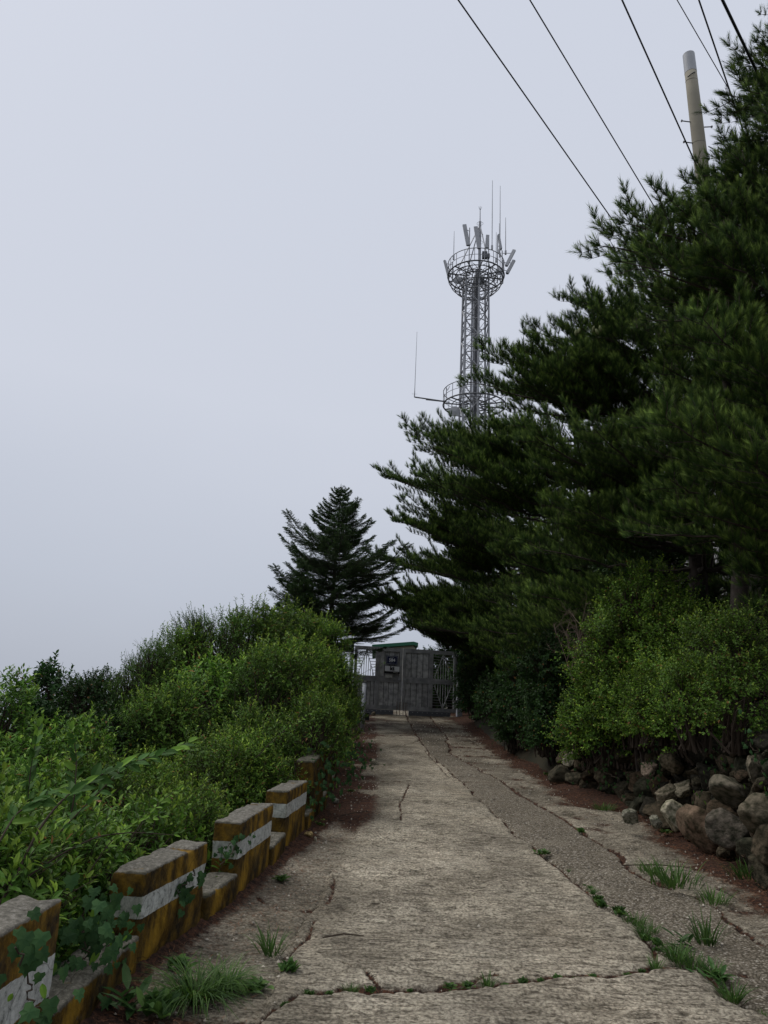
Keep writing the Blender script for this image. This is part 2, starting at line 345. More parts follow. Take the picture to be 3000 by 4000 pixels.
J2 = jl([(1400, 3051), (1600, 3051), (1803, 3051), (2120, 3050)]); J3 = jl([(1470, 2873), (1853, 2873)])
def jit(t, a, s, o): return a*pn(t*s, o)+a*.5*pn(t*s*3.1, o+7)+.25*a*pn(t*s*9, o+3)+.02*pn(t*17, o+5)+.014*pn(t*43, o+9)
cx0 = lambda y: np.interp(y, *C0)+jit(y, .10, 1.3, 1.5)
cx1 = lambda y: np.interp(y, *C1)+jit(y, .07, 2.2, 11.5)
cx2 = lambda y: np.interp(y, *C2)+jit(y, .09, 1.7, 21.5)
cx3 = lambda y: np.interp(y, *C3)+jit(y, .36, 1.6, 31.5)
jy1 = lambda x: np.interp(x, *J1)+jit(x, .06, 2.5, 41.5)
jy2 = lambda x: np.interp(x, *J2)+jit(x, .07, 1.8, 51.5)
jy3 = lambda x: np.interp(x, *J3)+jit(x, .15, 1.8, 61.5)
yy = [2.2]
while yy[-1] < 33: yy.append(yy[-1]+max(.014, .0042*yy[-1]))
yy = np.concatenate([np.arange(-8, 2.2, .15), yy]); tx = np.linspace(0, 1, 330)
Yg, Tg = np.meshgrid(yy, tx, indexing='ij'); Xg = (xw(Yg)-.12)*(1-Tg)+(xR(Yg)+.35)*Tg
b0, b1, b2, b3 = cx0(Yg), cx1(Yg), cx2(Yg), cx3(Yg)
e1, e2, e3 = jy1(Xg), jy2(Xg), jy3(Xg)
wv = .5+.5*np.clip(1.5*pn(Xg*1.1, Yg*1.1, 3.3)+.5, 0, 1.5)
def groove(d, w, dep): return -dep*np.exp(-(d/w)**2)
Z = zr(Yg) + .02*pn(Xg*.9, Yg*.9) + .008*pn(Xg*3, Yg*3, 1)
conc = (Xg > b0) & (Xg < b1)
left = Xg <= b0; agg = (Xg >= b1) & (Xg < b2); outer = (Xg >= b2) & (Xg < b3); soil = Xg >= b3
broom = np.clip(pn(Xg*3.6+.6*pn(Xg*2, Yg*2, 1.), Yg*15+1.2*pn(Xg*2.5, Yg*2.5, 6.), 2.2)+.6*pn(Xg*8, Yg*27, 5.2), -.9, .35)*np.clip(1+1.5*pn(Xg*1.3, Yg*1.3, 15.), .3, 1.6)
Z += np.where(soil, .0, .024*broom*np.where(agg, .25, np.where(outer | left, .9, 1.)))
grain = pn(Xg*34, Yg*34, 1.7)+pn(Xg*17, Yg*17, 4.7)
Z += .004*grain
Z += np.where(agg, -.018, 0)+np.where(outer, -.03+.05*np.abs(pn(Xg*3.1, Yg*3.1, 9.))+.02*pn(Xg*9, Yg*9, 4.), 0)+np.where(left, -.02, 0)
d1 = Xg-b1; Z += groove(d1, .022+.03*wv*np.exp(-((Yg-6.2)/2.5)**2)+.012*wv, .06*wv)
Z += groove(Xg-b2, .03*wv, .05*wv); Z += groove(Xg-b0, .02*wv, .022*wv*np.clip(2.2*pn(Yg*.9, 4.4)+.6, 0, 1))
in1 = (Xg > b0-.3) & (Xg < b1+.35)
Z += np.where(in1, groove(Yg-e1, .03+.025*wv, .075*wv), 0)+groove(Yg-e2, .03, .03*wv)*(Xg < b3)+groove(Yg-e3, .04, .03)*(Xg < b3)
Z += np.where((Yg < e1) & in1, .012, 0)
# secondary cracks
def crack(pts, w, dep):
    global Z
    P = np.array([gnd(*p)[:2] for p in pts]); d = np.full(Xg.shape, 9.)
    wx = Xg+.05*pn(Xg*4, Yg*4, 8.)+.02*pn(Xg*15, Yg*15, 8.); wy = Yg+.05*pn(Xg*4, Yg*4, 18.)
    for a, b in zip(P[:-1], P[1:]):
        ab = b-a; t = np.clip(((wx-a[0])*ab[0]+(wy-a[1])*ab[1])/(ab@ab), 0, 1); d = np.minimum(d, np.hypot(wx-a[0]-t*ab[0], wy-a[1]-t*ab[1]))
    Z = Z+groove(d, w, dep); return d
dd = [crack([(1010, 3500), (1080, 3540), (1200, 3550), (1290, 3530), (1310, 3420), (1260, 3410)], .014, .03),
      crack([(1240, 3590), (1180, 3680), (1100, 3730)], .014, .03), crack([(1500, 3866), (1430, 3790), (1340, 3760)], .013, .03),
      crack([(1600, 3060), (1560, 3150), (1565, 3200)], .014, .02), crack([(1660, 2930), (1760, 3040), (1850, 3020)], .03, .035),
      crack([(2557, 3700), (2565, 3790)], .014, .03), crack([(1500, 2810), (1560, 2850), (1650, 2880), (1620, 2900), (1480, 2930)], .03, .03),
      crack([(1700, 2820), (1800, 2860), (1900, 2930), (2050, 2985)], .03, .035), crack([(1655, 3860), (1750, 3835), (1950, 3805)], .012, .02)]
Z += np.where(soil, -.03+.10*np.clip((Xg-b3)/.6, 0, 1)+.03*np.abs(pn(Xg*6, Yg*6, 3.)), 0)
wl = xw(Yg); Z += .05*np.exp(-np.clip(Xg-wl, 0, 9)/.08)
# masks
gp = sstep(.0, 1, 0)
nzc = pn(Xg*1.4, Yg*1.4, 7.7)
litter = np.where(soil, 1., 0.)
litter = np.maximum(litter, sstep(.35, .0, b3-Xg)*.55)
leftlit = sstep(.26, .0, Xg-wl)*.72+sstep(7, 11, Yg)*sstep(1.1, .25, Xg-wl)*1.05*np.clip(1+1.8*nzc, .3, 1)
leftlit += np.exp(-((Yg-3.9)/.55)**2)*sstep(1.1, .4, Xg-wl)*.9
litter = np.maximum(litter, leftlit)
for d, w in ((np.abs(d1), .045), (np.abs(Xg-b2), .055)): litter = np.maximum(litter, np.exp(-(d/(w*wv*1.1))**2)*np.clip(.80+.7*pn(Xg*7, Yg*7, 2.), .45, .95))
litter = np.maximum(litter, np.where(in1, np.exp(-(np.abs(Yg-e1)/(.035+.04*wv))**2)*.95, 0)); litter = np.maximum(litter, np.exp(-(np.abs(Yg-e2)/.07)**2)*.6*(Xg < b3))
for d in dd: litter = np.maximum(litter, np.exp(-(d/.022)**2)*np.clip(.72+.7*pn(Xg*7, Yg*7, 2.), .4, .85))
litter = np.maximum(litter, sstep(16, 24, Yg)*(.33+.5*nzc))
litter = np.maximum(litter, np.exp(-(np.abs(Yg-e3)/.12)**2)*.8*(Xg < b3)*(pn(Xg*2, 3.3) > -.15))
for yo, sx in ((18.4, 3.), (20.3, 7.), (24.6, 5.), (26.2, 9.)): litter = np.maximum(litter, np.exp(-(np.abs(Yg-yo-.5*pn(Xg*1.3, sx)-.15*pn(Xg*5, sx))/.11)**2)*np.clip(2.4*pn(Xg*.9, sx+.5)+.25, 0, .9))
litter = np.maximum(litter, np.where(outer, np.clip(.30+.75*pn(Xg*2.6, Yg*2.6, 31.), 0, .8), 0))
litter = np.clip(litter, 0, 1)
aggm = np.where(agg, .95, np.where(outer, .35, np.where(left, .28, .10+.25*sstep(10, 22, Yg))))
aggm = np.clip(aggm+.4*pn(Xg*2, Yg*2, 12.)*(aggm > .2), 0, 1)
stain_shade = np.where(left, .42, np.where(outer, .35, np.where(agg, .10, .12)))*np.clip(1+1.6*nzc, .2, 1.6)
low_ = np.clip(-1.6*broom+.55*pn(Xg*6, Yg*12, 9.9), 0, 1)*np.where(soil | agg, 0, 1); stain_shade = np.maximum(stain_shade, low_*.9)  # shade of the broom grooves painted into the colour where they dip
stain_shade = np.maximum(stain_shade, sstep(.7, 0, np.abs(Xg-b0))*.6); stain_shade = np.maximum(stain_shade, .9*sstep(12, 25, Yg)*np.clip(.8+1.2*nzc, .3, 1.2))  # far road darkened in colour for tree shade, together with damp
mask = np.stack([litter, aggm, np.clip(stain_shade, 0, 1)], -1).reshape(-1, 3)
Vr = np.stack([Xg, Yg, Z], -1).reshape(-1, 3); nx = Xg.shape[1]
qi = (np.arange(Xg.shape[0]-1)[:, None]*nx+np.arange(nx-1)[None])
ctr = (slice(0, -1), slice(0, -1))
reg = np.zeros(Xg.shape, int)
seg = (Yg > e1).astype(int)+(Yg > e2)+(Yg > e3)
reg = np.where(left, 0, np.where(conc, 1+seg, np.where(agg, 5+(seg > 1), np.where(outer, 7+(seg > 1), 9))))[ctr]
road = tag(obj('road', None), 'cracked concrete road climbing to the gate', None, None, 'structure')
slabs = {0: 'dark weathered slab strip along the yellow parapet', 1: 'pale slab nearest the camera below the joint', 2: 'large pale ribbed slab in mid road', 3: 'pale slab beyond the second joint', 4: 'damp far slab with painted tree shade in front of the gate', 5: 'pebbly exposed aggregate strip', 6: 'far exposed aggregate strip', 7: 'broken grey outer slab', 8: 'far outer slab'}
for k in range(10):
    q = qi[reg == k]
    if not len(q): continue
    T = np.concatenate([np.stack([q, q+nx, q+nx+1], -1), np.stack([q, q+nx+1, q+1], -1)])[:, ::-1]
    us, inv = np.unique(T, return_inverse=True)
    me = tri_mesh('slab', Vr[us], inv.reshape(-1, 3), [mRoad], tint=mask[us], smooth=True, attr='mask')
    if k == 9: tag(obj('verge', me), 'strip of bare soil and rusty pine needles below the boulder wall', None, None, 'structure')
    else: tag(obj('slab', me, road), slabs[k])
def roadz(x, y):
    return float(zr(y))+.0
# ------------------------------------------------------------------ PARAPET
def roundbox(Lx, Tx, h0, h1, bandlo=.58, bandhi=.80, damp=.3, bare=0., name='block', yellow_bottom=True, rise=0.):
    """block running along +Y (length Lx), thick Tx towards -X, heights h0 (near) h1 (far) above a base that climbs by rise"""
    r = .016; st = .03
    def ax(n0, n1):
        k = max(2, int((n1-n0)/st)); return np.concatenate([[n0, n0+r*.35], np.linspace(n0+r, n1-r, k), [n1-r*.35, n1]])
    U = [ax(-Tx, 0), ax(0, Lx), ax(0, 1.)]
    U[2] = np.concatenate([np.linspace(0, .95, 24), [.97, .985, 1.]])
    V = []; T = []; n = 0
    for a in range(3):
        o1, o2 = [b for b in range(3) if b != a]
        for side in (0, -1):
            A, B = np.meshgrid(U[o1], U[o2], indexing='ij'); P = np.zeros(A.shape+(3,)); P[..., o1] = A; P[..., o2] = B; P[..., a] = U[a][side]
            na, nb = A.shape; i = (np.arange(na-1)[:, None]*nb+np.arange(nb-1)[None]).ravel()+n
            t1 = np.stack([i, i+nb, i+nb+1], -1); t2 = np.stack([i, i+nb+1, i+1], -1); t = np.concatenate([t1, t2])
            flip = (side == 0) ^ (a == 1)
            if flip: t = t[:, ::-1]
            V.append(P.reshape(-1, 3)); T.append(t); n += na*nb
    V = np.concatenate(V); T = np.concatenate(T)
    key = np.round(V, 5); us, ix, inv = np.unique(key, axis=0, return_index=True, return_inverse=True); V = V[ix]; T = inv.ravel()[T]
    zf = V[:, 2].copy(); tt = V[:, 1]/Lx; hh = h0+(h1-h0)*tt
    V[:, 2] = zf*hh
    # round the edges
    lo = np.array([-Tx+r, r, -1]); c = V.copy(); c[:, 0] = np.clip(V[:, 0], -Tx+r, -r); c[:, 1] = np.clip(V[:, 1], r, Lx-r); c[:, 2] = np.minimum(V[:, 2], hh-r)
    d = V-c; ln = np.linalg.norm(d, axis=1)[:, None]; V = np.where(ln > 1e-6, c+d/np.maximum(ln, 1e-6)*np.minimum(ln, r), V)
    o = random.random()*50
    dn = (.014*pn(V[:, 0]*3+o, V[:, 1]*3, V[:, 2]*3)+.010*pn(V[:, 0]*9+o, V[:, 1]*9, V[:, 2]*9)+.006*pn(V[:, 0]*25+o, V[:, 1]*25, V[:, 2]*25))
    edge = np.exp(-np.abs(V[:, 2]-hh)/.03); chip = -.032*edge*np.clip(2*pn(V[:, 0]*5+o, V[:, 1]*7, 3.)-.1, 0, 1)
    dirn = V-np.stack([np.full(len(V), -Tx/2), np.clip(V[:, 1], .1, Lx-.1), np.minimum(V[:, 2], hh-.1)], -1); dirn = unit(dirn)
    V = V+dirn*(dn+chip)[:, None]
    band = np.where((zf > bandlo) & (zf < bandhi), 1., 0.)*(bandlo < bandhi)
    dtop = hh-V[:, 2]
    bareM = np.clip(np.exp(-np.clip(dtop-.002, 0, 9)/.014)*.95+bare+.15*np.exp(-V[:, 2]/.1), 0, 1)
    dm = np.clip(damp+.5*np.exp(-V[:, 2]/.12)+.6*(V[:, 1] < r)*1.-0*dtop, 0, 1)
    V[:, 2] += rise*tt
    return tri_mesh(name, V, T, [mBlock], tint=np.stack([band, bareM, dm], -1), smooth=True, attr='mask')
GP = 'yellow and white striped parapet blocks'
def block(y0, y1, z0, z1, label, bl=.55, bh=.78, damp=.25, bare=0.):
    x0, x1 = float(xw(y0)), float(xw(y1)); Ln = math.hypot(x1-x0, y1-y0); g0, g1 = float(zr(y0))-.05, float(zr(y1))-.05
    h0, h1 = z0-g0, z1-g1
    t = thing('parapet_block', label, 'parapet block', (x0, y0, g0), (0, 0, -math.atan2(x1-x0, y1-y0)), GP)
    obj('body', roundbox(Ln, .21, h0, h1, bl, bh, damp, bare, rise=g1-g0), t)
    return t
zt = lambda px, py, Y: float(at(px, py, Y)[2])
block(1.7, 3.78, .60, zt(325, 3507, 3.78), 'nearest parapet block with wide cracked white band, cut off by the left edge', .42, .70, .1)
block(4.85, 5.72, zt(527, 3406, 4.85), zt(797, 3284, 5.72), 'mossy parapet block with broken white band and ivy on its face, second from camera', .56, .76, .2)
block(6.36, 7.36, zt(916, 3212, 6.36), zt(1051, 3136, 7.36), 'third parapet block from camera, flat grey top and clean white band', .56, .76, .05)
block(8.02, 9.06, zt(1110, 3090, 8.02), zt(1173, 3048, 9.06), 'fourth parapet block, small one with leaves along its top', .60, .80, .05)
block(9.45, 10.5, zr(9.45)+.72, zr(10.5)+.74, 'fifth parapet block, half hidden under a curtain of ivy', 2, 0, .8, .25)
block(10.95, 12.3, zr(10.95)+.72, zr(12.3)+.72, 'dark mossy parapet block just past the ivy curtain', 2, 0, .9, .3)
block(12.8, 14.2, zr(12.8)+.7, zr(14.2)+.7, 'farthest visible parapet block under the overhanging shrubs', 2, 0, .9, .3)
kerb = thing('kerb', 'low yellow-daubed concrete kerb joining the parapet blocks', 'kerb')
for y0, y1 in ((3.8, 4.84), (5.74, 6.35), (7.38, 8.01), (9.08, 9.44), (10.52, 10.94), (12.32, 12.79)):
    x0, x1 = float(xw(y0)), float(xw(y1)); Ln = math.hypot(x1-x0, y1-y0); g0, g1 = float(zr(y0))-.05, float(zr(y1))-.05
    obj('segment', roundbox(Ln, .24, .235, .245, 2, 0, .35, .2, name='kerb_segment', rise=g1-g0), kerb, (x0+.02, y0, g0), (0, 0, -math.atan2(x1-x0, y1-y0)))
# ------------------------------------------------------------------ BUILDINGS
def windows(b, x0, x1, y, zs, w=.9, h=1.1, n=4):
    for z in zs:
        for k in range(n):
            xx = x0+(k+.5)*(x1-x0)/n
            g = Geo(); g.box((xx-w/2, y-.05, z), (xx+w/2, y-.02, z+.06)); g.box((xx-w/2, y-.05, z+h-.06), (xx+w/2, y-.02, z+h)); g.box((xx-w/2, y-.05, z+.06), (xx-w/2+.06, y-.02, z+h-.06)); g.box((xx+w/2-.06, y-.05, z+.06), (xx+w/2, y-.02, z+h-.06)); g.box((xx-.02, y-.05, z+.06), (xx+.02, y-.02, z+h-.06))
            f = obj('window', g.mesh('window', [mFrame]), b); g = Geo().box((xx-w/2+.06, y-.03, z+.06), (xx+w/2-.06, y-.015, z+h-.06)); obj('pane', g.mesh('pane', [mGlass]), f)
bA = thing('building', 'pale grey station building seen through gaps in the pines at the right edge', 'building', (10.6, 23, 2.2))
obj('wall', Geo().box((0, 0, -1), (14, 8, 7.2)).mesh('wall', [mPale]), bA)
obj('parapet', Geo().box((-.15, -.15, 7.2), (14.15, 8.15, 7.5)).mesh('parapet', [mCream]), bA)
windows(bA, .6, 13.4, 0, (1.3, 4.6), n=5)
p = at(1478, 2600, 43); q = at(1560, 2600, 43); apx = float(at(1612, 2600, 43)[0]-p[0])
bB = thing('building', 'cream house with green roof edge and red stripe just behind the gate', 'building', (float(p[0]), 43, 2.6))
wB = float(q[0]-p[0])
zz = float(at(1515, 2536, 43)[2])-2.6
obj('wall', Geo().box((0, 0, -1.5), (apx+.2, 7, zz)).mesh('wall', [mCream]), bB)
g = Geo(); pr = float(at(1612, 2521, 43)[2])-2.6
for (a, b) in (((-.4, -.35, zz), (apx, -.35, pr)), ((apx, -.35, pr), (apx+.25, -.35, pr-.06))):
    V = np.array([a, b, (b[0], 7.4, b[2]), (a[0], 7.4, a[2])], float); V = np.concatenate([V, V+[0, 0, .18]])
    g.add(V, [(0, 1, 2), (0, 2, 3), (4, 6, 5), (4, 7, 6), (0, 4, 5), (0, 5, 1), (1, 5, 6), (1, 6, 2), (2, 6, 7), (2, 7, 3), (3, 7, 4), (3, 4, 0)])
obj('roof', g.mesh('roof', [mGreenR]), bB)
obj('gable', Geo().add([(0, -.0, zz), (apx+.2, 0, zz), (apx, 0, pr), (0, .2, zz), (apx+.2, .2, zz), (apx, .2, pr)], [(0, 1, 2), (3, 5, 4)]).mesh('gable', [mCream]), bB)
zs_ = float(at(1445, 2597, 43)[2])-2.6
obj('stripe', Geo().box((0, -.03, zs_-.08), (wB, -.004, zs_+.08), 0).mesh('stripe', [mRed]), bB)
windows(bB, .3, wB+1.2, 0, (.2,), w=.9, h=.8, n=1)
# ------------------------------------------------------------------ GATE
gl = at(1388, 2521, 30.); gr_ = at(1783, 2545, 30.9)
ang = math.atan2(gr_[1]-gl[1], gr_[0]-gl[0]); GW = math.hypot(gr_[0]-gl[0], gr_[1]-gl[1])
zb = float(at(1420, 2768, 30.1)[2]); ztp = float(gl[2]); GH = ztp-zb
gx = np.array([math.cos(ang), math.sin(ang), 0])
def gate_leaf(x0, w, outer_left, label):
    t = thing('gate_leaf', label, 'gate leaf', (gl[0]+gx[0]*x0, gl[1]+gx[1]*x0, zb), (0, 0, ang), 'two leaves of the grey gate')
    sw = .10; bars = Geo()
    def box(nm, x_0, z_0, x_1, z_1, y0=-.035, y1=.035, m=mFrame): return obj(nm, Geo().box((x_0, y0, z_0), (x_1, y1, z_1)).mesh(nm, [m]), t)
    mid = GH*.485; col_open = (sw, w*.44) if outer_left else (w*.56, w-sw); col_brd = (w*.44+.16, w-sw) if outer_left else (sw, w*.56-.16)
    box('stile', 0, 0, sw, GH); box('stile', w-sw, 0, w, GH)
    mm = (w*.44, w*.44+.16) if outer_left else (w*.56-.16, w*.56); box('stile', mm[0], .14, mm[1], GH-.14, -.045, .03)
    box('rail', sw, 0, w-sw, .14); box('rail', sw, GH-.14, w-sw, GH)
    for a, b in (col_open, col_brd): box('rail', a, mid-.08, b, mid+.10, -.03, .03)
    def boards(a, b, z0, z1, n):
        for k in range(n):
            xa = a+.012+(b-a-.024)*k/n; xb = a+.012+(b-a-.024)*(k+1)/n-.022
            box('board', xa, z0+.02, xb, z1-.02, -.018+.008*random.random(), .012, mWood)
        box('backing', a+.004, z0+.004, b-.004, z1-.004, .013, .018, mBlack)
        for zq in (z0, z1-.02): obj('moulding', Geo().box((a, -.03, zq), (b, -.02, zq+.02)).mesh('moulding', [mFrame]), t)
    boards(col_brd[0], col_brd[1], .14, mid-.08, 4); boards(col_brd[0], col_brd[1], mid+.10, GH-.14, 4)
    def fan(a, b, z0, z1, up):
        """open panel: V of two diagonals, uprights inside it, short rungs outside"""
        cx = (a+b)/2; hw = (b-a)/2; ap, op = (z1, z0) if up else (z0, z1)
        def hb(x_0, z_0, x_1, z_1, wd=.022):
            obj('bar', Geo().bar((x_0, 0, z_0), (x_1, 0, z_1), wd, .02).mesh('bar', [mFrame]), t)
        hb(cx, ap, a+.05, op, .03); hb(cx, ap, b-.05, op, .03)
        for k in range(-3, 4):
            x = cx+k*hw*.24; f = abs(k)*.24*hw/(hw-.05); zt_ = ap+(op-ap)*min(f, 1)
            if abs(op-zt_) > .05: hb(x, op, x, zt_)
        for k in range(1, 9):
            f = k/9; z = ap+(op-ap)*f; xr = (hw-.05)*f
            for s in (-1, 1):
                if hw-xr > .06: hb(cx+s*hw, z, cx+s*xr, z, .018)
    if outer_left:
        boards(col_open[0], col_open[1], .14, mid-.08, 5); fan(col_open[0], col_open[1], mid+.10, GH-.14, True)
    else:
        fan(col_open[0], col_open[1], .14, mid-.08, False); fan(col_open[0], col_open[1], mid+.10, GH-.14, True)
    # skirt plate with rivets under the leaf
    a, b = (.1, w-.3) if outer_left else (.28, w-.22)
    sk = box('skirt_plate', a, -.27, b, -.004, -.06, -.03, mSteelD)
    g = Geo()
    for k in range(8):
        x = a+.15+(b-a-.3)*k/7; g.box((x-.018, -.072, -.07), (x+.018, -.0605, -.04))
    obj('rivets', g.mesh('rivets', [mSteel]), sk)
    for k in range(2):
        x = (w-.05-.12*k) if outer_left else (.06+.1*k)
        g = Geo().tube([(x, -.05, .3), (x, -.05, -.33)], .012, 6, 0); g.tube([(x, -.05, -.30), (x+.04, -.07, -.3)], .01, 5); obj('drop_bolt', g.mesh('drop_bolt', [mDead]), t)
    g = Geo().box(((w-.16 if outer_left else .02), -.06, mid-.02), ((w-.06 if outer_left else .10), -.046, mid+.06)); obj('latch', g.mesh('latch', [mSteel]), t)
    for z in (.35, GH-.5):
        x = -.05 if outer_left else w-.02
        obj('hinge', Geo().box((x, -.05, z), (x+.07, .03, z+.12)).mesh('hinge', [mSteelD]), t)
    return t
wl_ = GW*.462
GL = gate_leaf(0, wl_, True, 'left gate leaf of grey boards carrying the number and company signs')
GR = gate_leaf(wl_+.03, GW-wl_-.03, False, 'right gate leaf of grey boards with open V-shaped bar panels, no signs')
def gp(x, z, y=0): return np.array([gl[0]+gx[0]*x-gx[1]*-y*-1, gl[1]+gx[1]*x+gx[0]*y, z])
for x, wd, hgt, lab in ((-.16, .10, GH+.1, 'thin grey gate post hidden in the shrubs left of the gate'), (GW+.06, .20, GH*.62, 'stout pale grey post carrying the right gate leaf')):
    q = gp(x, 0, .02); t = thing('gate_post', lab, 'post', (q[0], q[1], float(zr(q[1]))-.1), (0, 0, ang))
    hh = zb-float(zr(q[1]))+.1+hgt
    obj('shaft', Geo().box((0, -.09, 0), (wd, .09, hh)).mesh('shaft', [mSteel]), t); obj('cap', Geo().box((-.015, -.105, hh), (wd+.015, .105, hh+.03)).mesh('cap', [mFrame]), t)
def text(s, size, m, parent, loc, name='lettering', bold=0.):
    c = bpy.data.curves.new(name, 'FONT'); c.body = s; c.size = size; c.align_x = 'CENTER'; c.align_y = 'CENTER'; c.offset = bold; c.extrude = .001; c.materials.append(m)
    o_ = bpy.data.objects.new(name, c); COL.objects.link(o_); bpy.context.view_layer.update()
    me = bpy.data.meshes.new_from_object(o_, depsgraph=bpy.context.evaluated_depsgraph_get()); bpy.data.objects.remove(o_); me.materials.clear(); me.materials.append(m)
    o = obj(name, me); o.parent = parent; o.location = loc; o.rotation_euler = (math.pi/2, 0, 0); return o
def dashes(parent, x0, x1, z, h, n, m):
    g = Geo()
    for k in range(n):
        a = x0+(x1-x0)*k/n; g.box((a, -.002, z), (a+(x1-x0)/n*.72, -.0005, z+h))
    obj('small_print', g.mesh('small_print', [m]), parent)
def sign(px0, py0, px1, py1, name, label, cat, m, yo=-.075):
    # picture corners -> gate plane
    def hit(px, py):
        d = ray(px, py); nrm = np.array([-gx[1], gx[0], 0]); s = ((np.array([gl[0], gl[1], 0])-CAM)@nrm)/(d@nrm); P = CAM+d*s; return (P-np.array([gl[0], gl[1], 0]))@gx, P[2]
    a, b = hit(px0, py0), hit(px1, py1); x0, z1 = a; x1, z0 = b; w = x1-x0; h = z1-z0
    q = gp((x0+x1)/2, z0, yo); t = thing(name, label, cat, tuple(q), (0, 0, ang))
    obj('plate', Geo().box((-w/2, 0, 0), (w/2, .012, h)).mesh('plate', [m]), t); return t, w, h
s1, w, h = sign(1508.5, 2561, 1551, 2598, 'house_number_sign', 'dark blue number plate 584 with white border above the white sign', 'sign', mNavy)
g = Geo(); e = .012
for lo, hi in (((-w/2+.02, -.002, .02), (w/2-.02, -.0005, .02+e)), ((-w/2+.02, -.002, h-.02-e), (w/2-.02, -.0005, h-.02)), ((-w/2+.02, -.002, .02+e), (-w/2+.02+e, -.0005, h-.02-e)), ((w/2-.02-e, -.002, .02+e), (w/2-.02, -.0005, h-.02-e))): g.box(lo, hi)
obj('border', g.mesh('border', [mSteel]), s1)
text('584', h*.50, mWhite, s1, (0, -.003, h*.50), bold=.006); dashes(s1, -w*.17, w*.17, h*.80, h*.07, 4, mSteel); dashes(s1, -w*.2, w*.2, h*.19, h*.035, 7, mSteel)
s2, w, h = sign(1500.5, 2600, 1559, 2633, 'company_sign', 'black framed white sign reading kt in bold black letters', 'sign', mBlack)
obj('panel', Geo().box((-w/2+.015, -.004, h*.28), (w/2-.015, -.0005, h-.01)).mesh('panel', [mWhite]), s2)
text('kt', h*.72, mBlack, s2, (0, -.006, h*.66), bold=.012); dashes(s2, w*.08, w*.42, h*.10, h*.07, 6, mPaper)
s3, w, h = sign(1505, 2633.5, 1531, 2649, 'paper_notice', 'small torn white paper notice stuck under the kt sign', 'notice', mPaper, -.052)
g = Geo()
for k, (a, b) in enumerate(((.1, .4), (-.1, .4), (-.12, .38))): g.box((a*w, -.002, h*(.8-.32*k)), (b*w, -.0005, h*(.8-.32*k)+.012))
obj('print_lines', g.mesh('print_lines', [mFrame]), s3)
# post and black box in front of the gate
q = gnd(1415, 2858)
t = thing('marker_post', 'slim pale grey steel post standing left of the gate before the shrubs', 'post', (q[0], q[1], q[2]-.1))
hp = float(at(1424, 2668, q[1])[2])-q[2]+.1
obj('shaft', Geo().tube([(0, 0, 0), (.0, 0, hp)], .062, 12).mesh('shaft', [mSteel], True), t); obj('cap', Geo().tube([(0, 0, hp), (0, 0, hp+.02)], .068, 12).mesh('cap', [mSteelD]), t)
q = at(1434, 2794, 27.5); t = thing('utility_box', 'small black box on the ground beside the slim grey post', 'box', (q[0], q[1], float(zr(q[1]))+.0))
obj('case', Geo().box((-.07, -.07, 0), (.08, .07, .24)).mesh('case', [mBlack]), t); obj('lid', Geo().box((-.08, -.08, .24), (.09, .08, .265)).mesh('lid', [mFrame]), t)
# ------------------------------------------------------------------ TOWER
D0 = at(1859, 1080, 54); TX, TYY = float(D0[0]), 54.; ZP = float(D0[2]); ZL = float(at(1857, 1585, 54)[2]); ZB = float(H(TX, TYY))-.5
tw = thing('radio_tower', 'tall galvanised lattice radio tower with round antenna platforms above the pines', 'tower', (TX, TYY, ZB))
zp = ZP-ZB; zl = ZL-ZB
Rt = lambda z: 1.03+.35*(1-z/zp)
legs = []
def lp(k, z): a = math.radians(97+60*k); return np.array([Rt(z)*math.cos(a), Rt(z)*math.sin(a), z])
for k in range(6):
    obj('leg', Geo().tube([lp(k, 0), lp(k, zp)], [.10, .075], 8).mesh('leg', [mSteel]), tw)
nlev = int(zp/1.35); lv = np.linspace(0, zp-.1, nlev+1); g = Geo(); h_ = Geo()
for i, z in enumerate(lv):
    for k in range(6):
        h_.tube([lp(k, z), lp(k+1, z)], .045, 4)
        if i < nlev:
            if (i+k) % 2: g.tube([lp(k, z), lp(k+1, lv[i+1])], .042, 4)
            else: g.tube([lp(k+1, z), lp(k, lv[i+1])], .042, 4)
            m1 = (lp(k, z)+lp(k+1, z))/2; g.tube([m1, (lp(k, lv[i+1])+lp(k, z))/2], .022, 3)
tag(obj('ring_struts', h_.mesh('ring_struts', [mSteel]), tw), kind='stuff'); tag(obj('diagonal_bracing', g.mesh('bracing', [mSteel]), tw), kind='stuff')
g = Geo().tube([(.05, -.1, 0), (.05, -.1, zp+.5)], .13, 8); 
for k in range(5): a = k*1.25; g.tube([(.05+.22*math.cos(a), -.1+.22*math.sin(a), 0), (.05+.22*math.cos(a), -.1+.22*math.sin(a), zp)], .035, 5)
obj('cable_riser', g.mesh('cable_riser', [mSteelD]), tw)
g = Geo(); x0 = -.55
for s in (-.2, .2): g.tube([(x0+s, -.35, 0), (x0+s, -.35, zp)], .022, 4)
for z in np.arange(0, zp, .33): g.tube([(x0-.2, -.35, z), (x0+.2, -.35, z)], .014, 3)
obj('ladder', g.mesh('ladder', [mSteel]), tw)
def ring(g, R, z, r=.035, k=5, n=40, a0=0, a1=2*math.pi, cx=0): 
    th = np.linspace(a0, a1, n+1); g.tube(np.stack([cx+R*np.cos(th), R*np.sin(th), np.full(n+1, z)], 1), r, k, cap=False)
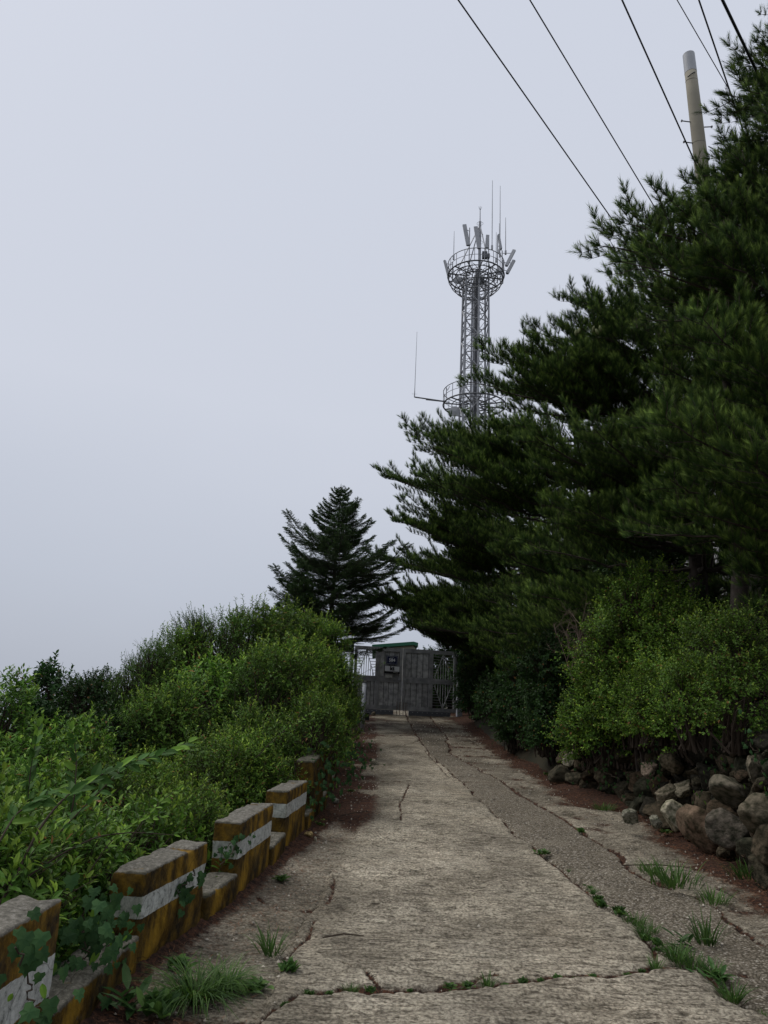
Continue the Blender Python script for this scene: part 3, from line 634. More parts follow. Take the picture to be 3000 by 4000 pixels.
def platform(z, R, name, bowl):
    t = obj(name, None, tw); g = Geo(); ring(g, R, z, .06); ring(g, R*.72, z+.02, .035); ring(g, R*.45, z+.02, .035)
    for k in range(12):
        a = k*math.pi/6+.1; g.bar((.5*math.cos(a), .5*math.sin(a), z), (R*math.cos(a), R*math.sin(a), z), .07, .08)
    obj('deck_frame', g.mesh('deck_frame', [mSteelD]), t)
    g = Geo(); ring(g, R, z+1.1, .034); ring(g, R, z+.55, .022)
    for k in range(18):
        a = k*math.pi/9; g.tube([(R*math.cos(a), R*math.sin(a), z), (R*math.cos(a), R*math.sin(a), z+1.1)], .025, 4)
    obj('guardrail', g.mesh('guardrail', [mSteel]), t)
    if bowl:
        g = Geo()
        for f, dz in ((.97, -.35), (.88, -.75), (.74, -1.1), (.58, -1.4)): ring(g, R*f, z+dz, .034)
        for k in range(24):
            a = k*math.pi/12; g.tube([(R*f*math.cos(a), R*f*math.sin(a), z+dz) for f, dz in ((1, 0), (.97, -.35), (.88, -.75), (.74, -1.1), (.52, -1.5))], .024, 4)
        obj('basket', g.mesh('basket', [mSteelD]), t)
        g = Geo(); rr = random.Random(3)
        for k in range(14):
            a = rr.uniform(0, 6.28); b = a+rr.uniform(.4, 1.4); r1, r2 = rr.uniform(.4, 1)*R, rr.uniform(.3, .95)*R; P = []
            for s in np.linspace(0, 1, 8): aa = a+(b-a)*s; r_ = r1+(r2-r1)*s; P.append((r_*math.cos(aa), r_*math.sin(aa), z-.08-.5*math.sin(s*3.14)*rr.uniform(.6, 1)))
            g.tube(P, .028, 4)
        obj('cable_loops', g.mesh('cable_loops', [mSteelD]), t)
platform(zp, 2.22, 'upper_platform', True); platform(zl, 2.35, 'lower_platform', False)
def tl(px, py, dy=0.):   # picture -> tower-local point at tower distance + dy
    P = at(px, py, TYY+dy); return np.array([P[0]-TX, P[1]-TYY, P[2]-ZB])
def whip(pa, pb, dy, r=.035, label=None):
    a, b = tl(*pa, dy), tl(*pb, dy); b = np.array([a[0], a[1], b[2]]) if abs(b[0]-a[0]) < .25 else b
    g = Geo().tube([a, a+(b-a)*.45, b], [r, r, r*.55], 6); g.box((a[0]-.07, a[1]-.07, a[2]-.1), (a[0]+.07, a[1]+.07, a[2]+.25)); o = obj('whip_antenna', g.mesh('whip', [mPanel]), tw)
    if label: o['label'] = label
whip((1922, 970), (1928, 705), -.8); whip((1953, 1000), (1957, 726), .2); whip((1975, 990), (1977, 850), 1.2)
whip((1772, 1010), (1774, 903), -1.2, .03); whip((1938, 1020), (1938, 907), -.6, .03); whip((1950, 985), (1951, 872), 1., .03)
# centre mast with lightning fork
g = Geo(); top = tl(1882, 812); g.tube([(.28, 0, zp-.5), (.28, 0, top[2]-1.3), (.28, 0, top[2]-1.25), (.28, 0, top[2]-.1)], [.12, .10, .04, .03], 8)
for k in range(5): a = k*1.256; g.tube([(.28, 0, top[2]-.25), (.28+.14*math.cos(a), .14*math.sin(a), top[2]+.08)], .014, 3)
zt1 = tl(1881, 880)[2]
for k in range(4): a = .5+k*math.pi/2; g.tube([(.28, 0, zt1), (1.7*math.cos(a), 1.7*math.sin(a), zp+.1)], .045, 5)
for zz_ in (zt1+.15, zt1-.9, zt1-1.6): ring(g, .25, zz_, .014, 3, 12, cx=.28)
obj('centre_mast', g.mesh('centre_mast', [mSteel]), tw)
def panel(pa, pb, dy, w=.30, th=.14, az=0., arms=True, grey=0):
    a, b = tl(*pa, dy), tl(*pb, dy); d = unit(b-a); Ln = np.linalg.norm(b-a); s = np.array([math.cos(az), math.sin(az), 0]); s = unit(s-d*(s@d)); u = np.cross(s, d)
    X = lambda V: a+V[:, :1]*s+V[:, 1:2]*u+V[:, 2:]*d
    g = Geo().box((-w/2, -th/2, 0), (w/2, th/2, Ln), 0, (1, 1, 1), X); g.box((-w*.35, -th*.35, -.06), (w*.35, th*.35, -.001), 1, (1, 1, 1), X)
    o = obj('panel_antenna', g.mesh('panel', [mPanel, mSteelD]), tw)
    c = np.array([a[0]*.86, a[1]*.86, 0]) if math.hypot(a[0], a[1]) > 1.6 else np.array([a[0]+.18, a[1]+.15, 0])
    g = Geo().tube([(c[0], c[1], min(a[2], zp)-.2), (c[0], c[1], b[2]-.1)], .045, 6)
    for f in (.2, .8):
        q_ = a+(b-a)*f; g.tube([q_, (c[0], c[1], q_[2]-.05)], .03, 4)
    obj('bracket', g.mesh('bracket', [mSteel]), o)
panel((1829, 958), (1814, 878), -1.6, .30); panel((1872, 970), (1858, 886), -1.9, .30); panel((1901, 968), (1905, 919), -1.2, .26)
panel((1957, 973), (1947, 918), .6, .16, .3); panel((1752, 1077), (1737, 1018), 0, .20, .16, .9); panel((1978, 1038), (2009, 977), 0, .16, .24, 1.2); panel((1981, 1068), (2008, 1017), .6, .16, .24, 1.2)
g = Geo(); c = tl(1893, 1005, -1.2); g.box(c-[.2, .15, .1], c+[.2, .15, .45]); g.box(c+[.22, -.1, -.05], c+[.4, .1, .3]); obj('radio_unit', g.mesh('radio_unit', [mSteelD]), tw)
g = Geo(); c = tl(1880, 1095, 0); g.box(c-[.22, .2, .25], c+[.22, .2, .25]); obj('equipment_box', g.mesh('equipment_box', [mSteelD]), tw)
for (cx_, cy_, rr_) in ((1790, 1092, .36), (1952, 1058, .34), (1777, 1605, .42)):
    c = tl(cx_, cy_, -.4); th = np.linspace(0, 2*np.pi, 19)[:-1]; V = [c]+[c+rr_*np.array([math.cos(a), .25, math.sin(a)]) for a in th]+[c+np.array([0, .35, 0])]
    T = [(0, 1+(k+1) % 18, 1+k) for k in range(18)]+[(19, 1+k, 1+(k+1) % 18) for k in range(18)]; obj('dish_antenna', Geo().add(V, T).mesh('dish', [mPanel]), tw)
# boom with long whip left of the lower platform
a, b, c = tl(1736, 1568, -.6), tl(1619, 1551, -.6), tl(1629, 1296, -.6); g = Geo().tube([a, b], .05, 6).tube([a+[.4, 0, -.05], a+(b-a)*.62-[0, 0, .08]], .035, 5); obj('boom', g.mesh('boom', [mSteelD]), tw)
o = obj('whip_antenna', Geo().tube([b, b+(c-b)*.15, c], [.05, .028, .014], 6).tube([b+[-.2, 0, .25], b+[.2, 0, .25]], .01, 3).tube([b+[0, -.2, .25], b+[0, .2, .25]], .01, 3).mesh('whip', [mPanel]), tw); o['label'] = 'long thin whip on the boom left of the tower'
a = tl(1744, 1530, -.6); obj('hook', Geo().tube([a-[0, 0, .4], a+[0, 0, .3], a+[.08, 0, .1], a+[.22, 0, .45]], .03, 4).mesh('hook', [mSteel]), tw)
a, b = tl(2042, 1540, 2), tl(2047, 1228, 2); ap = np.array([1.2, 0, a[2]]); o = obj('whip_antenna', Geo().tube([ap, a], .04, 5).tube([a, b], [.026, .013], 5).mesh('whip', [mPanel]), tw); o['label'] = 'long thin whip right of the tower above the pine'
for k in range(3): a = 2.3+k*1.9; obj('equipment_cabinet', Geo().box((1.7*math.cos(a)-.45, 1.7*math.sin(a)-.4, zl-4.4), (1.7*math.cos(a)+.45, 1.7*math.sin(a)+.4, zl-2.6)).mesh('cabinet', [mCream]), tw)
# ------------------------------------------------------------------ POLE + WIRES
pt = at(2690, 215, 12.5); pb = at(2765, 860, 12.5); dirp = (pt-pb)/(pt[2]-pb[2]); base = pt-dirp*(pt[2]-float(H(6.5, 12.5))+.3)
t = thing('utility_pole', 'tall tapered concrete utility pole with step bolts rising out of the pines', 'utility pole', tuple(base))
Lp = pt[2]-base[2]; ax_ = lambda z: dirp*z*1.
obj('shaft', Geo().tube([ax_(z) for z in np.linspace(0, Lp, 14)], np.linspace(.20, .112, 14), 24).mesh('shaft', [mPole], True), t)
obj('cap', Geo().tube([ax_(Lp-.45), ax_(Lp), ax_(Lp+.06)], [.118, .115, .05], 24).mesh('cap', [mPanel]), t)
for k, (py, s) in enumerate(((478, -1), (496, 1), (560, -1), (662, 1), (720, -1), (780, 1), (850, -1), (920, 1))):
    z = float(at(2720, py, 12.5)[2])-base[2]; r = .1+.006*(Lp-z); c = ax_(z)
    g = Geo().tube([c+[s*(r-.02), 0, 0], c+[s*(r+.17), 0, .02]], .011, 6).tube([c+[s*(r+.17), 0, .02], c+[s*(r+.19), 0, .02]], .024, 8); obj('step_bolt', g.mesh('step_bolt', [mSteelD]), t)
for py in (318, 560):
    z = float(at(2700, py, 12.5)[2])-base[2]; g = Geo(); th = np.linspace(0, 2*np.pi, 20); r = .107+.006*(Lp-z)
    g.tube([ax_(z)+np.array([r*math.cos(a), r*math.sin(a), .03*math.sin(a)]) for a in th], .009, 5)
    if py == 318: g.tube([ax_(z)+[-.12, -.1, 0], ax_(z)+[-.04, -.14, .06], ax_(z)+[.02, -.13, .1]], .012, 5)
    obj('wire_band', g.mesh('wire_band', [mWire]), t)
a = at(2768, 572, 12.5); b = at(2860, 610, 12.); c = at(3050, 680, 11)
g = Geo().tube([a, (a+b)/2+[0, 0, -.03], b, c], .010, 5)
for s in range(5): g.tube([b-[.1-.04*s, 0, .03], b-[.09-.04*s, 0, -.05]], .02, 5)
tag(obj('guy_wire', g.mesh('guy_wire', [mWire])), 'thin wire tied round the pole with a knotted clamp', 'wire')
def wire(p0, p1, z0, z1, r, label, Lext=1.6, sag=.12):
    a = atz(*p0, z0); b = atz(*p1, z1); d = b-a; P = [a-d*1.0+(b-a)*s*(2.0+Lext)/1. for s in np.linspace(0, 1, 24)]
    P = np.array(P); s = np.linspace(-1, 1, 24)
    tag(obj('overhead_cable', Geo().tube(P, r, 6).mesh('overhead_cable', [mWire])), label, 'cable', 'overhead cables crossing the top right sky')
wire((1790, 0), (2425, 905), 11.2, 10.9, .0115, 'leftmost overhead cable, running down to the dead-tipped pine shoots', .35)
wire((2070, 0), (2570, 830), 11.8, 11.5, .0105, 'second overhead cable from the left', .35)
wire((2430, 0), (2785, 790), 12.3, 12., .0135, 'overhead cable that crosses in front of the concrete pole', .35)
wire((2645, 0), (2900, 440), 13.2, 12.9, .008, 'thinnest overhead cable, just right of the pole top', .8)
wire((2730, 0), (2900, 500), 12.2, 11.9, .0125, 'overhead cable right of the thinnest one, crossing it near the tall pine', .6)
wire((2822, 0), (2980, 330), 11., 10.8, .02, 'thickest overhead cable at the right corner of the sky', .6)
# ------------------------------------------------------------------ STONE WALL
def stone_mesh(seed, sub=4):
    import bmesh
    bm = bmesh.new(); bmesh.ops.create_icosphere(bm, subdivisions=sub, radius=1); r = np.random.default_rng(seed)
    V = np.array([v.co[:] for v in bm.verts]); n = unit(r.normal(size=(15, 3))); dd_ = r.uniform(.48, .86, 15)
    for a, b in zip(n, dd_): s = V@a; V = V-np.clip(s-b, 0, None)[:, None]*a*1.0
    V = V*(1+.12*pn(V[:, 0]*1.5+seed, V[:, 1]*1.5, V[:, 2]*1.5)+.07*pn(V[:, 0]*5+seed, V[:, 1]*5, V[:, 2]*5)+.03*pn(V[:, 0]*11+seed, V[:, 1]*11, V[:, 2]*11))[:, None]
    for v, c in zip(bm.verts, V): v.co = c
    me = bpy.data.meshes.new('stone'); bm.to_mesh(me); bm.free(); me.materials.append(mStone)
    me.polygons.foreach_set('use_smooth', np.ones(len(me.polygons), bool)); return me
stones = [stone_mesh(s) for s in range(12)]
wall = thing('stone_wall', 'dry boulder retaining wall along the right side of the road', 'stone wall', (3.6, 7, .2))
def stone(x, y, z, s, col, parent=wall, name='stone', flat=1.):
    o = obj(name, random.choice(stones), parent, (x, y, z), (random.uniform(-.5, .5), random.uniform(-.5, .5), random.uniform(0, 6.3)), (s*random.uniform(.85, 1.15), s*random.uniform(.85, 1.2), s*random.uniform(.7, .95)*flat))
    if parent: o.location = (x-parent.location.x, y-parent.location.y, z-parent.location.z)
    o.color = (*col, 1); return o
cols = [(.055, .05, .037), (.075, .062, .046), (.032, .030, .025), (.07, .052, .038), (.045, .046, .034)]
for row in range(5):
    y = 4.2+.1*row
    while y < 15.0:
        s = (.25, .22, .20, .19, .18)[row]*random.uniform(.7, 1.25); zz_ = .12+row*.27
        if zz_ < wallh(y)+.05:
            stone(float(xR(y))+.12+.07*row+random.uniform(-.05, .06), y, float(zr(y))+zz_+random.uniform(-.05, .05), s, random.choice(cols))
        y += s*1.55
for k in range(150):
    y = random.uniform(4.2, 14.8); zf = random.uniform(.03, .95)
    stone(float(xR(y))+.02+.22*zf+random.uniform(0, .08), y, float(zr(y))+zf*float(wallh(y)), random.uniform(.05, .11), random.choice(cols))
def big(px, py, Yd, s, col, lab=None):
    p = at(px, py, Yd); o = stone(p[0], p[1], p[2], s, col)
    if lab: o['label'] = lab
big(2640, 3180, 9.7, .22, (.42, .40, .33), 'large pale lichen-white boulder'); big(2740, 3230, 8.9, .32, (.15, .11, .085), 'big brownish boulder beside the pale one'); big(2600, 3100, 10.1, .17, (.18, .16, .13)); big(2665, 3085, 10., .17, (.24, .22, .18))
big(2870, 3090, 8.3, .27, (.13, .12, .10)); big(2960, 3000, 8., .2, (.15, .135, .11)); big(2985, 3180, 7.6, .26, (.14, .125, .10)); big(2230, 2965, 14.2, .17, (.26, .25, .21)); big(2610, 2980, 10.2, .2, (.12, .10, .075)); big(2530, 3010, 10.8, .16, (.2, .16, .14))
big(2460, 3190, 9.9, .12, (.25, .25, .22)); big(2560, 3210, 9.6, .10, (.24, .24, .21)); big(2850, 3230, 8.2, .25, (.10, .09, .08))
def loose(px, py, s, col, lab, name='loose_stone'):
    p = gnd(px, py); o = stone(p[0], p[1], p[2]+s*.35, s, col, None, name); tag(o, lab, 'stone')
loose(1205, 3268, .055, (.55, .42, .22), 'yellowish stone lying by the fourth parapet block'); loose(1232, 3283, .03, (.6, .58, .5), 'small white stone next to the yellowish one'); loose(1460, 2795, .12, (.14, .12, .10), 'dark rounded rock in front of the left gate leaf')
loose(1462, 2985, .10, (.36, .34, .30), 'flat grey stone in the needle litter left of the road', ); loose(1310, 3135, .07, (.3, .3, .28), 'grey stone chip at the foot of the ivy covered parapet')
# ------------------------------------------------------------------ FOLIAGE PROTOTYPES
def leafset(P, D, Nn, Lf, Wf, col, seg=1, g=None, m=0, fold=.18, droop=.12):
    """n leaves; each a folded lance of 2 (seg=1) or 4+ triangles"""
    n = len(P); D = unit(D); Nn = unit(Nn-D*np.sum(Nn*D, 1, keepdims=True)); Sd = np.cross(D, Nn); Lf = np.broadcast_to(Lf, (n,))[:, None]; Wf = np.broadcast_to(Wf, (n,))[:, None]
    if seg == 1:
        V = np.stack([P, P+D*Lf*.45+Sd*Wf*.5+Nn*Wf*fold, P+D*Lf-Nn*Lf*droop, P+D*Lf*.45-Sd*Wf*.5+Nn*Wf*fold], 1)
        T = np.array([(0, 1, 2), (0, 2, 3)])
    else:
        c1 = P+D*Lf*.3-Nn*Wf*.02; c2 = P+D*Lf*.68-Nn*Lf*droop*.4; tip = P+D*Lf-Nn*Lf*droop
        V = np.stack([P, c1+Sd*Wf*.46+Nn*Wf*fold, c1, c1-Sd*Wf*.46+Nn*Wf*fold, c2+Sd*Wf*.38+Nn*Wf*fold, c2, c2-Sd*Wf*.38+Nn*Wf*fold, tip], 1)
        T = np.array([(0, 1, 2), (0, 2, 3), (1, 4, 5), (1, 5, 2), (2, 5, 6), (2, 6, 3), (4, 7, 5), (5, 7, 6)])
    k = V.shape[1]; TT = (T[None]+np.arange(n)[:, None, None]*k).reshape(-1, 3); C = np.repeat(np.asarray(col).reshape(-1, 3) if np.ndim(col) > 1 else np.tile(col, (n, 1)), k, axis=0)
    g.add(V.reshape(-1, 3), TT, m, C)
def sprays(g, P, D, Ls, k, Lf, Wf, cb, ct, seed=0, spread=.9, seg=1, tipfrac=.25, upb=.25):
    r = np.random.default_rng(seed); n = len(P); D = unit(D); A, B = perp(D); Ls = np.broadcast_to(Ls, (n,))
    s = (np.arange(k)+.6)/k; ph = (np.arange(k) % 2)*np.pi+np.arange(k)//2*2.4
    ph0 = r.uniform(0, 6.28, n)[:, None]+ph[None]+r.normal(0, .3, (n, k))
    rad = A[:, None]*np.cos(ph0)[..., None]+B[:, None]*np.sin(ph0)[..., None]
    Pk = P[:, None]+D[:, None]*(Ls[:, None]*s[None])[..., None]
    sp = spread*(1-.55*s[None, :, None])
    Dk = unit(D[:, None]*(1-sp*.6)+rad*sp+r.normal(0, .15, (n, k, 3))); Nk = unit(D[:, None]*.6+np.array([0, 0, upb*3])+rad*-.2+r.normal(0, .25, (n, k, 3)))
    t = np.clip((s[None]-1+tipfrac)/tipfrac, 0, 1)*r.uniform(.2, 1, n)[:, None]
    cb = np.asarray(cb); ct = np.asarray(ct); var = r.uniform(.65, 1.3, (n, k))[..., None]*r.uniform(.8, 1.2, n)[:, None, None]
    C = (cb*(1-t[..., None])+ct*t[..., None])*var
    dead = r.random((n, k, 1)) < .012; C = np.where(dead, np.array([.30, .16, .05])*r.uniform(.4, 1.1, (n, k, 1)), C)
    sz = r.uniform(.6, 1.25, (n, k))*(1-.35*s[None])
    leafset(Pk.reshape(-1, 3), Dk.reshape(-1, 3), Nk.reshape(-1, 3), (Lf*sz).ravel(), (Wf*sz).ravel(), C.reshape(-1, 3), seg, g)
def twigs(g, A, B, r0, m=1):
    """thin 3-sided straight twigs, vectorised"""
    n = len(A); D = unit(B-A); X, Y = perp(D); th = np.arange(3)*2*np.pi/3
    off = X[:, None]*np.cos(th)[None, :, None]+Y[:, None]*np.sin(th)[None, :, None]; r0 = np.broadcast_to(r0, (n,))[:, None, None]
    V = np.concatenate([A[:, None]+off*r0, B[:, None]+off*r0*.5], 1); T = np.array([(0, 1, 4), (0, 4, 3), (1, 2, 5), (1, 5, 4), (2, 0, 3), (2, 3, 5)])
    g.add(V.reshape(-1, 3), (T[None]+np.arange(n)[:, None, None]*6).reshape(-1, 3), m, (1, 1, 1))
def crown(seed, n, k, Ls, Lf, Wf, cb, ct, shoots=40, up=.7, R=.68, lump=.3, spread=.9, Hc=None, seg=1):
    r = np.random.default_rng(seed); g = Geo(); Hc = Hc or R
    d = unit(r.normal(size=(n, 3))); d[:, 2] = np.where(d[:, 2] < -.55, -d[:, 2], d[:, 2]); rr = (r.uniform(.30, 1, n))**.45
    lp_ = 1+lump*1.6*pn(d[:, 0]*2.2+seed, d[:, 1]*2.2, d[:, 2]*2.2)+lump*.8*pn(d[:, 0]*5+seed, d[:, 1]*5, d[:, 2]*5)
    keep = pn(d[:, 0]*2.8+seed, d[:, 1]*2.8, d[:, 2]*2.8+rr*2) > -.14
    P = d*(rr*lp_*R)[:, None]+[0, 0, Hc]; D = unit(d*(1-up)+np.array([0, 0, up])+r.normal(0, .28, (n, 3)))
    P, D = P[keep], D[keep]; P[:, 2] = np.maximum(P[:, 2], .02)
    ls = Ls*r.uniform(.6, 1.4, len(P))
    sprays(g, P-D*ls[:, None]*.5, D, ls, k, Lf, Wf, cb, ct, seed, spread, seg)
    twigs(g, P-D*ls[:, None]*.6, P+D*ls[:, None]*.5, .003)
    # long leaders breaking the outline
    a = r.uniform(0, 6.28, shoots); el_ = r.uniform(.35, 1.45, shoots); d = np.stack([np.cos(a)*np.cos(el_), np.sin(a)*np.cos(el_), np.sin(el_)], 1)
    P0 = d*R*.85+[0, 0, Hc]; D0 = unit(d*.35+np.array([0, 0, 1.])+r.normal(0, .18, (shoots, 3))); l0 = r.uniform(.3, .85, shoots)*R/1.3
    sprays(g, P0, D0, l0, 18, Lf*.95, Wf*.95, cb, ct, seed+1, spread*.8, seg, .4); twigs(g, P0-D0*.2, P0+D0*l0[:, None], .004)
    nb = 7; a = r.uniform(0, 6.28, nb); d = np.stack([np.cos(a)*.7, np.sin(a)*.7, r.uniform(.3, 1.1, nb)], 1); P0 = unit(d)*R*.5+[0, 0, Hc]
    twigs(g, P0, P0+unit(d+r.normal(0, .2, (nb, 3)))*R*r.uniform(.6, .95, (nb, 1)), .0045)
    # inner stems
    m_ = 46; d = unit(r.normal(size=(m_, 3))); d[:, 2] = np.abs(d[:, 2])+.2; d = unit(d)
    for q in range(m_):
        e = d[q]*R*r.uniform(.7, .98)+[0, 0, Hc*.9]; s0 = r.normal(0, .12, 3)*[1, 1, 0]; mid = (s0+e)/2+r.normal(0, .1, 3)+[0, 0, .1]
        g.tube([s0, s0*.4+mid*.6, mid*.5+e*.5, e], [.022, .016, .010, .004], 4, 1, (1, 1, 1), False)
    return g.mesh('crown', [mLeaf, mTwig])
PR = {}
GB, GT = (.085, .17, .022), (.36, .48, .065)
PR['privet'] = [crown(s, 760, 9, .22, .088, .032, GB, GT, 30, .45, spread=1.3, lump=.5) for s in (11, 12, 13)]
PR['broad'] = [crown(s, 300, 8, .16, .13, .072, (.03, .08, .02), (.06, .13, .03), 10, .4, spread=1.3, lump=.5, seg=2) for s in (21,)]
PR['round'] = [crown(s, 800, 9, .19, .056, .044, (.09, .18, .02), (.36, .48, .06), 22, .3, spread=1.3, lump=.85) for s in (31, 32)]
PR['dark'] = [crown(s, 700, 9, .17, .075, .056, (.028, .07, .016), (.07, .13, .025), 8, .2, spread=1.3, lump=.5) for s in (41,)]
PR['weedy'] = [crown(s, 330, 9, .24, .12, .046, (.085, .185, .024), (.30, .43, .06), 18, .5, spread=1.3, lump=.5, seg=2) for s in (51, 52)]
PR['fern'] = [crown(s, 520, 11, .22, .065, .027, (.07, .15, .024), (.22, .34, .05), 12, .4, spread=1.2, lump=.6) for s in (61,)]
def needles(g, P, D, Ls, n, nl, w, cb, ct, r, open_=.55, seed=0):
    m_ = len(P); D = unit(D); A, B = perp(D); s = (np.arange(n)+.5)/n; ph = np.arange(n)*2.399+r.uniform(0, 6.28, m_)[:, None]
    rad = A[:, None]*np.cos(ph)[..., None]+B[:, None]*np.sin(ph)[..., None]
    op = open_*(1.15-.75*s)[None, :, None]
    d = unit(D[:, None]+rad*op*1.25); P0 = P[:, None]+D[:, None]*(np.broadcast_to(Ls, (m_,))[:, None]*s[None])[..., None]
    ln = nl*r.uniform(.75, 1.15, (m_, n))[..., None]; sd_ = unit(np.cross(d, r.normal(size=(m_, n, 3))))*w/2
    V = np.stack([P0-sd_, P0+sd_, P0+d*ln], 2).reshape(-1, 3)
    k = m_*n; T = np.arange(k*3).reshape(-1, 3)
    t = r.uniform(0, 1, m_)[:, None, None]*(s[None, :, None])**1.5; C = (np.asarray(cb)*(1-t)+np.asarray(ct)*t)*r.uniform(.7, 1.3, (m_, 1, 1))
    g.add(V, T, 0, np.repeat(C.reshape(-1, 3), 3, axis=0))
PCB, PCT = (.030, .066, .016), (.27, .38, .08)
def pine_limb(seed, Ln, n=30, nl=.092, w=.0068, dens=1.15, sec_sp=.13):
    r = np.random.default_rng(seed); g = Geo(); K = 14; s = np.linspace(0, 1, K)
    wig = np.cumsum(r.normal(0, .012, (K, 3)), 0)*Ln
    ax = np.stack([s*Ln, np.zeros(K), Ln*(-.10*s+.16*s**2.5)], 1)+wig; ax -= ax[0]; ax[-1][0] = Ln
    g.tube(ax, np.linspace(.012+.011*Ln, .005, K), 5, 1, (1, 1, 1), False)
    f = lambda t: np.array([np.interp(t, s, ax[:, i]) for i in range(3)]).T
    Ps = []; Ds = []; t = .22; side = 1; TA = []; TB = []
    while t < 1:
        side = -side; L2 = ((1-t)*.50*Ln+.30)*r.uniform(.7, 1.2); b = f(t); ang_ = r.uniform(.6, 1.05)*side
        d0 = unit(np.array([math.cos(ang_), math.sin(ang_), r.uniform(-.05, .3)])); m2 = max(3, int(L2/.11*dens)); prev = b
        for q in range(1, m2+1):
            d0 = unit(d0+np.array([.05, -.03*side, .045])+r.normal(0, .09, 3)); cur = prev+d0*L2/m2; TA.append(prev); TB.append(cur)
            if q/m2 > .25 or t > .5:
                for sgn in (1, -1, 0):
                    a_ = np.cross(d0, [0, 0, 1])*sgn*r.uniform(.5, 1.0); Ps.append(cur); Ds.append(unit(d0*.45+a_*.8+[0, 0, r.uniform(.35, 1.3)]))
            prev = cur
        Ps.append(prev); Ds.append(unit(d0+[0, 0, .6])); t += sec_sp/Ln*r.uniform(.7, 1.3)
    for q in range(5): Ps.append(ax[-1]); Ds.append(unit(np.array([1, r.normal(0, .5), r.uniform(.2, 1.1)])))
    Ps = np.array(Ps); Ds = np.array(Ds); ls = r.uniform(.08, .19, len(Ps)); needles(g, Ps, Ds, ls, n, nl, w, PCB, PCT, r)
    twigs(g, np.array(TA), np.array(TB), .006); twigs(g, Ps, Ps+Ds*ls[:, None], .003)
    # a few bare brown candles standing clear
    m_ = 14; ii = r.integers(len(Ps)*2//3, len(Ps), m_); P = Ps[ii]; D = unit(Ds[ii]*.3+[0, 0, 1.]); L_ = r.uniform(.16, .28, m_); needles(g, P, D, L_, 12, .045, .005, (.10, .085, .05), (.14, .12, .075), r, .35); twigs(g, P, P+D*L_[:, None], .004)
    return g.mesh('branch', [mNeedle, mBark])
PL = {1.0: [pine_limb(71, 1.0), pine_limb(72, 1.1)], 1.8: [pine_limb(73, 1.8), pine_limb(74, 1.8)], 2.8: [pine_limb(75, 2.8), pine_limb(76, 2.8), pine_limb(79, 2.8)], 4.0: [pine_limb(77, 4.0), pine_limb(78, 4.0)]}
def bare_limb(seed, Ln):
    r = np.random.default_rng(seed); g = Geo()
    def grow(p, d, L_, rad, lev):
        P = [p]; 
        for q in range(6): d = unit(d+r.normal(0, .12, 3)+[0, 0, .03]); P.append(P[-1]+d*L_/6)
        g.tube(P, np.linspace(rad, rad*.35, 7), 4, 0, (1, 1, 1), False)
        if lev < 3:
            for q in range(2, 7): grow(P[q], unit(d+r.normal(0, .55, 3)), L_*r.uniform(.3, .5), rad*.45, lev+1)
    grow(np.zeros(3), np.array([1., 0, .05]), Ln, .018, 0); return g
bareL = [bare_limb(s, 2.2).mesh('bare_branch', [mBark]) for s in (1, 2)]
def fix_tip(base, tip):
    d = tip-base; Ln = np.linalg.norm(d); x = d/Ln; z = np.array([0, 0, 1.])-x*x[2]; z = unit(z); y = np.cross(z, x); return Ln, Matrix(((x[0], y[0], z[0]), (x[1], y[1], z[1]), (x[2], y[2], z[2])))
SILY = [0, 210, 390, 560, 700, 760, 800, 890, 980, 1080, 1180, 1280, 1320, 1420, 1460, 1530, 1600, 1660, 1710, 1790, 1850, 1940, 2030, 2080, 2110, 2170, 2250, 2330, 2420, 2480, 2540, 2600, 2700, 2900, 4000]
SILX = [3000, 2970, 2855, 2840, 2790, 2700, 2610, 2450, 2350, 2430, 2215, 2230, 2100, 2080, 1840, 1870, 1920, 1760, 1700, 1590, 1600, 1480, 1570, 1660, 1520, 1560, 1440, 1430, 1440, 1580, 1760, 1880, 1900, 2150, 2900]
def place_limb(t, base, tip, protos=None, nm='branch'):
    Ln, R3 = fix_tip(np.asarray(base), np.asarray(tip)); 
    if protos is None:
        k = min(PL, key=lambda q: abs(q-Ln)); me = random.choice(PL[k]); s = Ln/k
    else: me, k = random.choice(protos); s = Ln/k
    o = obj(nm, me, t); s2 = .5*s+.5
    roll = Matrix.Rotation(random.uniform(-.35, .35), 3, 'X'); Mx = (R3 @ roll).to_4x4() @ Matrix.Diagonal((s, s2*random.choice((-1, 1)), s2, 1)); Mx.translation = Vector(base)-t.location; o.matrix_local = Mx
    return o
